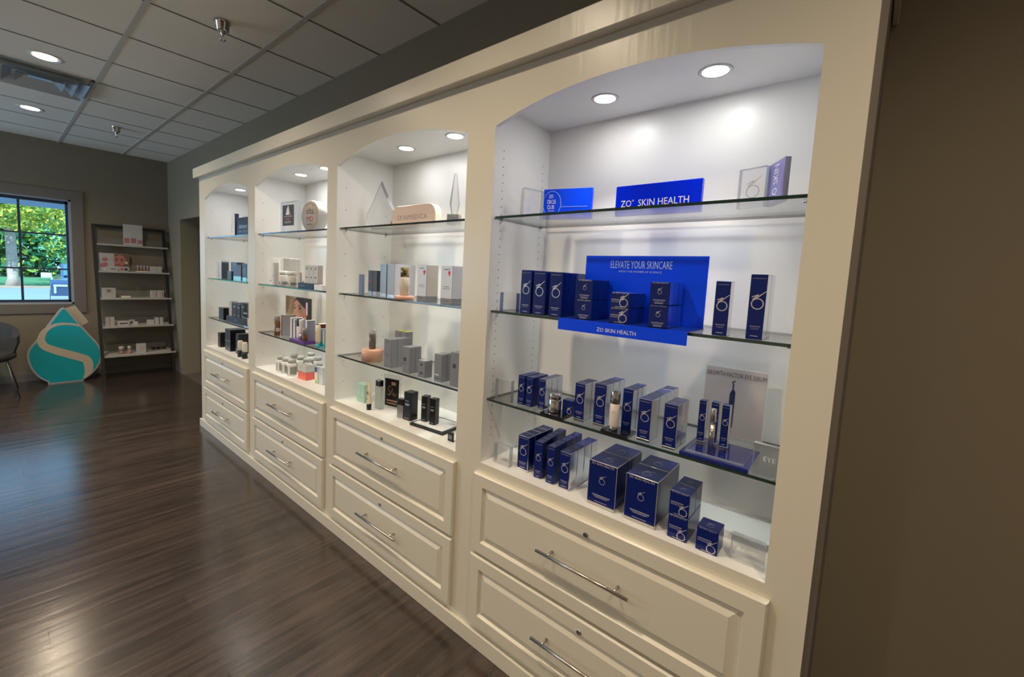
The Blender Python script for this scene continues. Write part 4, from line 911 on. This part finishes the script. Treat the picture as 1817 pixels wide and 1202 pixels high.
# ------------------------------------------------------------------ farthest cabinet
z = zshelf(3)
t = empty('glass_trophy', (-3.985, .125, z), -.1, 'upright white and cobalt glass award on a dark foot beside the slate sign', 'award')
BLU = pmat('cobalt_glass_edge', (.01, .10, .50), .12, coat=.6)
mb = MB(); mb.prism([(-.030, .008), (.070, .008), (.070, .200), (-.035, .200)], 0, .03, WHITEC, side=BLU); mb.prism([(-.036, .006), (-.030, .008), (-.035, .200), (-.055, .075)], .002, .028, BLU); mb.box(.070, .080, 0, .03, .006, .2, MATS['navy_print']); mb.build('award_body', t)
mb = MB(); mb.box(-.045, .085, -.008, .038, 0, .007, BLACKG); mb.build('foot', t)
mb = MB()
for k in range(4): mb.box(-.005, .045, -.0006, 0, .05+.035*k, .053+.035*k, WARMC)
mb.build('fine_print', t)
t = empty('dark_sign', (-3.690, .115, z), .0, 'dark slate sign block with silver brand lettering in the farthest cabinet', 'sign')
mb = MB(); mb.box(-.165, .175, 0, .03, 0, .158, pmat('ink_blue_block', (.018, .024, .034), .35)); mb.build('sign_body', t, bevel=.001, seg=1)
letter('skinbetter', .034, SILV2, t, (-.025, -.001, .070), .95); letter('SCIENCE', .018, DIMP, t, (.02, -.001, .036), 1.0)
mb = MB(); mb.box(-.125, -.06, -.0006, .0, .043, .046, SILV2); mb.build('printed_line', t)
z = zshelf(2)
cart('carton', -4.160, -4.100, .050, z, .142, .02, WARMC, 'pale beige carton at the left of the farthest cabinet middle shelf')
cart('carton', -4.088, -4.030, .050, z, .165, .06, WARMC, 'pale carton with a silver side in the farthest cabinet', side=SILVER, top=WHITEC)
cart('carton', -3.925, -3.790, .090, z, .150, .06, SLATED, 'wide charcoal carton behind the small one', marks=[(0, .3, .3, .02, SILV2)])
cart('carton', -3.868, -3.780, .045, z, .076, .035, SLATED, 'small charcoal carton in front of the wide one', top=WHITEC)
for k in range(3): cart('carton', -3.745+.056*k, -3.693+.056*k, .050, z, .128, .05, pmat('indigo_grey_carton', (.07, .085, .15), .35), 'indigo grey carton, %s of a set of three on a mirror foot' % ('left', 'middle', 'right')[k], side=SILVER, band=.035, bandmat=SILVER, group='indigo grey cartons')
cart('carton', -3.565, -3.480, .055, z, .142, .06, SLATED, 'black topped carton left of the stile in the farthest cabinet', band=.03, bandmat=SILVER, marks=[(0, .8, .9, .12, BLACK)])
cart('carton', -3.450, -3.400, .050, z, .158, .04, PALEL, 'pale carton touching the stile in the farthest cabinet')
z = zshelf(1)
for k in range(2): cart('carton', -4.090+.060*k, -4.033+.060*k, .045, z, .106, .07, SLATED, 'charcoal carton at the left of the farthest cabinet bottom shelf, %s of two' % ('left', 'right')[k], side=BLACK, top=SLATE, group='paired charcoal cartons')
t = plinth('display_stand', -3.885, -3.500, .040, .150, z, .052, pmat('blue_grey_block', (.045, .06, .085), .35), 'dark blue grey riser block under the charcoal bottles'); letter('SCIENCE', .014, DIMP, t, (.02, -.001, .022), 1.0)
zr = z+.0526
for k, (x0_, x1_, h) in enumerate([(-3.868, -3.805, .118), (-3.795, -3.700, .116), (-3.690, -3.620, .112), (-3.600, -3.520, .130)]):
    cart('carton', x0_, x1_, .055, zr, h, .05, [WARMC, SLATED, SLATED, SLATED][k], 'carton on the blue grey riser, %s' % ['leftmost with a pale face', 'second, charcoal', 'third, charcoal', 'rightmost, charcoal and tallest'][k], side=SLATED, marks=[(.1, .7, .5, .05, SILV2), (.1, .1, .5, .04, WARMC)])
cart('carton', -3.500, -3.420, .040, z, .185, .06, BLACK, 'black carton with silver band right of the riser', band=.07, bandmat=SILVER, marks=[(0, .55, .9, .05, SILV2)])
z = zshelf(0)
cart('carton', -4.185, -4.120, .065, z, .130, .05, BLACK, 'black carton at the left of the farthest cabinet floor')
for k in range(2): cart('carton', -3.985+.064*k, -3.924+.064*k, .060, z, .094, .12, SLATED, 'charcoal carton with a silver line, lower %s of the four' % ('left', 'right')[k], side=BLACK, top=BLACK, group='charcoal cartons stacked two by two', marks=[(0, .92, 1, .03, SILV2)])
for k in range(2): cart('carton', -3.985+.064*k, -3.924+.064*k, .060, z+.0946, .092, .12, SLATED, 'charcoal carton, upper %s of the four' % ('left', 'right')[k], side=BLACK, top=BLACK, group='charcoal cartons stacked two by two')
cart('carton', -3.765, -3.700, .070, z, .168, .12, SLATED, 'tall black carton left of the ivory tubes', side=BLACK, top=BLACK, marks=[(0, .22, .9, .02, SILV2)])
for k, xx in enumerate((-3.595, -3.500)):
    t = empty('cream_tube', (xx, .048, z), 0, 'ivory tube standing on a black cap, %s of the pair' % ('left', 'right')[k], 'tube', 'ivory tubes')
    mb = MB(); mb.lathe([(.0001, 0), (.021, 0), (.021, .052), (.0001, .052)], BLACK, 18); mb.build('cap', t)
    mb = MB(); mb.lathe([(.019, .053), (.020, .07), (.020, .115), (.016, .132), (.0001, .133)], pmat('ivory_bottle', (.66, .60, .52), .3), 18); mb.build('tube_body', t)

# ------------------------------------------------------------------ leaning ladder shelf at the far wall
def lean(z): return -6.915-.445*(z/1.955)
t = empty('ladder_shelf', (-6.915, 0, 0), 0, 'black leaning ladder shelf with five pale boards against the far wall', 'shelf')
LY0, LY1 = -.375, .345
for (y, zt) in ((LY0, 1.955), (LY1, 1.955)):
    mb = MB(); n = len(mb.v)
    for (xa, za) in ((lean(0)+6.915, 0), (lean(zt)+6.915, zt)):
        pass
    mb.prism([(0, 0), (.034, 0), (lean(zt)+6.915+.034, zt), (lean(zt)+6.915, zt)], y-.016, y+.016, DARKM); mb.build('post', t)
mb = MB(); mb.box(lean(1.955)+6.915, lean(1.955)+6.915+.03, LY0, LY1, 1.925, 1.957, DARKM); mb.build('top_bar', t)
LZ = [.300, .664, 1.022, 1.366, 1.712]
for k, z in enumerate(LZ):
    xf = lean(z)+6.915+.030; xb = XF+6.915+.035+(.0)
    mb = MB(); mb.box(max(xb, xf-.42), xf+.01, LY0+.02, LY1+.035, z-.020, z, SHELFW); b = mb.build('shelf_board', t)
    mb = MB(); mb.box(max(xb, xf-.42)-.008, max(xb, xf-.42)+.004, LY0+.02, LY1, z, z+.085, RAILM); mb.build('back_rail', b)
def lz(k): return LZ[k]+.0005
def lx(k, f=.06): return lean(LZ[k])-f
def lcart(name, y0, y1, k, h, d, f, mat, label, marks=(), cat='carton', group=None):
    t = empty(name, (lx(k, f), (y0+y1)/2, lz(k)), PI/2, label, cat, group); w = y1-y0
    mb = MB(); mb.box(-w/2, w/2, 0, d, 0, h, mat); mb.build('carton_body', t)
    if marks:
        mb = MB()
        for (mx_, mz, mw, mh, mm) in marks: mb.box(w*(mx_-mw/2), w*(mx_+mw/2), -.0008, .0, h*mz, h*mz+h*mh, mm)
        mb.build('printed_marks', t)
    return t
DW = pmat('matte_white_card', (.52, .50, .48), .6); PINKP = pmat('rose_print', (.45, .17, .17), .5)
t = lcart('display_card', -.092, .108, 4, .272, .006, -.022, DW, 'tall white card with rose lip prints on the top board', [(0, .86, .8, .03, WARMC), (0, .76, .8, .02, WARMC), (0, .66, .8, .02, WARMC), (-.32, .10, .26, .24, PINKP), (.02, .12, .28, .24, PINKP), (.36, .10, .24, .18, PINKP)], 'card')
t = lcart('portrait_board', -.330, -.030, 3, .228, .010, .10, DW, 'poster board with a woman\u2019s face leaning on the fourth board', [], 'poster')
mb = MB(); mb.prism([(.0, .225), (.148, .225), (.148, .06), (-.0, .06)], -.0008, 0, HAIR2); mb.prism(ell(.052, .135, .060, .075, tilt=-.2), -.0016, -.0008, SKIN2); mb.prism(ell(.118, .112, .014, .018), -.0016, -.0008, CREAM)
mb.box(.0, .035, -.0022, -.0016, .155, .163, HAIR); mb.box(.058, .095, -.0022, -.0016, .155, .163, HAIR); mb.prism(ell(.022, .138, .012, .006), -.0022, -.0016, HAIR); mb.prism(ell(.075, .138, .014, .006), -.0022, -.0016, HAIR); mb.prism(ell(.040, .085, .024, .009), -.0022, -.0016, LIPS)
mb.prism(ell(-.095, .145, .030, .025), -.0012, 0, PINKP); mb.prism(ell(-.105, .075, .042, .028, tilt=.5), -.0012, 0, PINKP); mb.build('portrait_print', t)
lcart('carton', -.265, -.165, 3, .055, .03, .030, DW, 'white palette box in front of the poster board', [(.1, .3, .5, .35, SLATE)])
lcart('carton', -.135, -.060, 3, .052, .03, .030, DW, 'white framed dark palette in front of the poster board', [(-.25, .2, .35, .6, LIPS), (.25, .2, .42, .6, INK)])
t = lcart('tester_tray', .030, .175, 3, .012, .05, .04, CREAM, 'low cream tester tray with small lipsticks', [], 'tray')
for k in range(4):
    bottle('lipstick', lx(3, .065), .050+.035*k, lz(3)+.0125, [(.008, 0), (.008, .04), (.006, .042), (.0075, .044), (.0075, .070), (.006, .072)], (pmat('rosy_lip_tube', (.42, .22, .18), .3), pmat('pale_lip_cap', (.55, .5, .45), .3)), 'small lipstick on the cream tester tray, %s' % ('leftmost', 'second from left', 'second from right', 'rightmost')[k], 3, 'lipstick', 'lipsticks on the tester tray', 14)
for k in range(2): lcart('carton', .180+.070*k, .246+.062*k, 3, .080, .04, .04, DW, 'white carton at the right end of the fourth board, %s one' % ('left', 'right')[k], [(0, .5, .6, .03, PINKP)], group='white cartons on the fourth board')
lcart('carton', -.325, -.195, 2, .125, .05, .06, DW, 'square marbled white carton on the third board', [(0, .55, .3, .3, SLATE), (-.2, .2, .2, .5, WARMC), (.25, .1, .15, .7, WARMC)])
lcart('carton', -.140, -.050, 2, .022, .04, .03, CREAM, 'low white box in the middle of the third board')
t = lcart('acrylic_holder', .010, .115, 2, .140, .004, .06, ACRYL, 'empty clear acrylic holder on the third board', [], 'holder')
for k in range(4): lcart('carton', .165+.037*k, .200+.037*k, 2, .095, .04, .05, DW, 'rose striped carton on the third board, number %s from the left' % ['one', 'two', 'three', 'four'][k], [(.1, .05, .4, .85, PINKP if k % 2 else WARMC)], group='rose striped cartons')
for k in range(2): lcart('cosmetic_pouch', -.315+.045*k, -.275+.045*k, 1, .115, .03, .04, DW, 'upright white packet at the left of the second board, %s one' % ('left', 'right')[k], [(.1, .1, .2, .6, WARMC)], group='upright white packets', cat='packet')
lcart('carton', -.230, -.190, 1, .06, .04, .10, DW, 'small white carton behind the compact palette'); lcart('carton', -.195, -.085, 1, .060, .04, .04, DW, 'white compact palette with a dark window', [(0, .3, .75, .25, INK)])
lcart('carton', -.075, -.020, 1, .065, .03, .09, DW, 'white framed carton behind the little cube', [(0, .3, .6, .4, INK)]); lcart('carton', -.045, .005, 1, .045, .03, .04, DW, 'little white cube carton on the second board')
lcart('carton', .105, .180, 1, .060, .04, .05, DW, 'low white carton on the right of the second board'); lcart('carton', .190, .230, 1, .088, .04, .05, DW, 'upright white carton on the right of the second board'); lcart('carton', .245, .275, 1, .088, .03, .05, DW, 'slim upright white carton at the end of the second board')
for k, (yy, rr) in enumerate(((-.175, .028), (-.095, .018))):
    bottle('cream_jar', lx(0, .09), yy, lz(0), [(.03, 0), (.03, .012), (.024, .014), (.022, .05), (rr, .052), (rr, .090), (rr*.8, .094)], (pmat('rosy_brown_jar', (.30, .17, .14), .4), DW), ('wide lidded', 'narrow lidded')[k]+' rosy jar on the lowest board', 3, 'jar')
lcart('carton', -.025, .070, 0, .115, .06, .05, DW, 'square white carton on the lowest board', [(0, .2, .4, .5, WARMC)])
t = empty('sunglasses_tray', (lx(0, .14), .230, lz(0)), PI/2, 'shallow tray of dark small goods at the right of the lowest board', 'tray')
mb = MB(); mb.box(-.085, .085, 0, .08, 0, .012, RAILM); mb.build('tray_body', t)
for k in range(3):
    g = bottle('compact', lx(0, .17), .170+.055*k, lz(0)+.0126, [(.022, 0), (.024, .004), (.024, .018), (.023, .021), (.024, .022), (.022, .030)], (BLACKG, BLACKG), 'round black compact on the shallow tray, %s' % ('left', 'middle', 'right')[k], 3, 'compact', 'round black compacts')
t = empty('wall_outlet', (XF+.001, .085, .365), PI/2, 'grey wall outlet between the two lowest boards', 'outlet')
mb = MB(); mb.box(-.04, .04, -.006, 0, -.035, .035, pmat('grey_outlet', (.30, .29, .28), .5)); mb.build('cover_plate', t)
mb = MB(); mb.lathe([(.014, -.007), (.014, -.004)], INK, 16, axis='y'); mb.build('socket', t)

# ------------------------------------------------------------------ teardrop floor sign
t = empty('teardrop_sign', (-7.05, 0, 0), 0, 'teal teardrop floor sign with a cream S shaped ribbon and pale rim', 'sign')
def smooth(P, n=4, closed=True):
    out = []; N = len(P)
    for i in range(N if closed else N-1):
        p0, p1, p2, p3 = P[(i-1) % N] if closed or i else P[i], P[i], P[(i+1) % N], P[(i+2) % N] if closed or i+2 < N else P[i+1]
        for k in range(n):
            t_ = k/n; a = [.5*((2*p1[c])+(-p0[c]+p2[c])*t_+(2*p0[c]-5*p1[c]+4*p2[c]-p3[c])*t_**2+(-p0[c]+3*p1[c]-3*p2[c]+p3[c])*t_**3) for c in (0, 1)]
            out.append(tuple(a))
    if not closed: out.append(P[-1])
    return out
left = [(-.848, .029), (-.914, .087), (-.974, .19), (-1.006, .325), (-.991, .435), (-.918, .55), (-.820, .725), (-.735, .875)]
tip = [(-.718, .899), (-.691, .912), (-.668, .898)]
right = [(-.655, .880), (-.532, .669), (-.455, .545), (-.395, .441), (-.372, .316), (-.398, .186), (-.469, .073), (-.543, .018)]
O = [(-.848, .0), ] + smooth(left, 4, False) + tip + smooth(right, 4, False) + [(-.543, .0)]
cx0, cz0 = sum(p[0] for p in O)/len(O), sum(p[1] for p in O)/len(O)
mb = MB(); mb.prism(O, -.045, .0, FOAM, plane='yz'); mb.build('foam_body', t)
ins = []
for i, p in enumerate(O):
    a = Vector(O[i-1]); b = Vector(O[(i+1) % len(O)]); d = (b-a).normalized(); nrm = Vector((d.y, -d.x)); q_ = Vector(p)+nrm*.016
    if (q_-Vector((-.69, .35))).length > (Vector(p)-Vector((-.69, .35))).length: q_ = Vector(p)-nrm*.016
    ins.append((q_.x, max(q_.y, .012)))
mb = MB(); mb.prism(ins, 0, .0015, TEALV, plane='yz'); mb.build('teal_face', t)
cl = [(-.560, .690), (-.64, .714), (-.738, .716), (-.815, .683), (-.868, .622), (-.889, .540), (-.864, .462), (-.770, .400), (-.67, .350), (-.57, .300), (-.512, .262), (-.492, .185), (-.500, .100), (-.545, .030)]
wd = [.024, .024, .028, .038, .052, .062, .074, .082, .088, .088, .086, .084, .066, .006]
C2 = smooth(cl, 5, False); W2 = []
for i in range(len(wd)-1): W2 += [wd[i]+(wd[i+1]-wd[i])*k/5 for k in range(5)]
W2.append(wd[-1]); mb = MB(); LL = []; RR = []
for i, p in enumerate(C2):
    a = Vector(C2[max(i-1, 0)]); b = Vector(C2[min(i+1, len(C2)-1)]); d = (b-a).normalized(); nn = Vector((-d.y, d.x)); LL.append(Vector(p)+nn*W2[i]/2); RR.append(Vector(p)-nn*W2[i]/2)
for i in range(len(C2)-1): mb.prism([LL[i], LL[i+1], RR[i+1], RR[i]], .0016, .0030, RIBBON, plane='yz')
mb.build('ribbon', t)
t = empty('paper_card', (-7.09, 0, 0), 0, 'cream paper card hung behind the tip of the teardrop sign', 'card')
mb = MB(); cc = [(-.674, .904), (-.590, .936), (-.486, .752), (-.476, .730), (-.490, .712), (-.534, .688)]
mb.prism(cc, -.0085, -.006, RIBBON, plane='yz'); mb.build('card_sheet', t)
t.location.x = -7.096+.006
# chair
t = empty('tub_chair', (-6.86, -1.42, 0), 0, 'dark taupe tub chair with thin metal legs under the window', 'chair')
CH = pmat('dark_taupe_upholstery', (.042, .038, .034), .7); LEGM = pmat('grey_metal_leg', (.16, .16, .16), .35, .8)
mb = MB(); n = 22
def shell(rf, z0f, z1f, th):
    prev = None
    for k in range(n+1):
        a = PI*.5*0 + (-PI*.62+PI*1.24*k/n); f = math.cos(a*.72); z1 = .60+.19*max(0, f)**1.3; r = .36
        # open side faces +x (towards the room)
        ox_, oy_ = -math.cos(a)*r*.85, math.sin(a)*r
        ix_, iy_ = -math.cos(a)*(r-.05)*.85, math.sin(a)*(r-.05)
        cur = [(ox_*.86, oy_*.86, .40), (ox_, oy_, .56), (ox_, oy_, z1), (ix_, iy_, z1), (ix_*.92, iy_*.92, .42)]
        if prev:
            for m_ in range(4): mb.poly([prev[m_], cur[m_], cur[m_+1], prev[m_+1]], CH, True)
        else: mb.poly(cur, CH)
        prev = cur
    mb.poly(prev[::-1], CH)
shell(0, 0, 0, 0); mb.build('backrest', t)
mb = MB(); mb.lathe([(.0001, .375), (.29, .375), (.33, .40), (.33, .44), (.29, .46), (.0001, .465)], CH, 32); mb.build('seat', t, loc=(.02, 0, 0))
for sx in (-1, 1):
    for sy in (-1, 1):
        mb = MB(); mb.tube([(sx*.22+.02, sy*.25, .38), (sx*.27+.04, sy*.33, 0)], .008, LEGM); mb.build('leg', t)
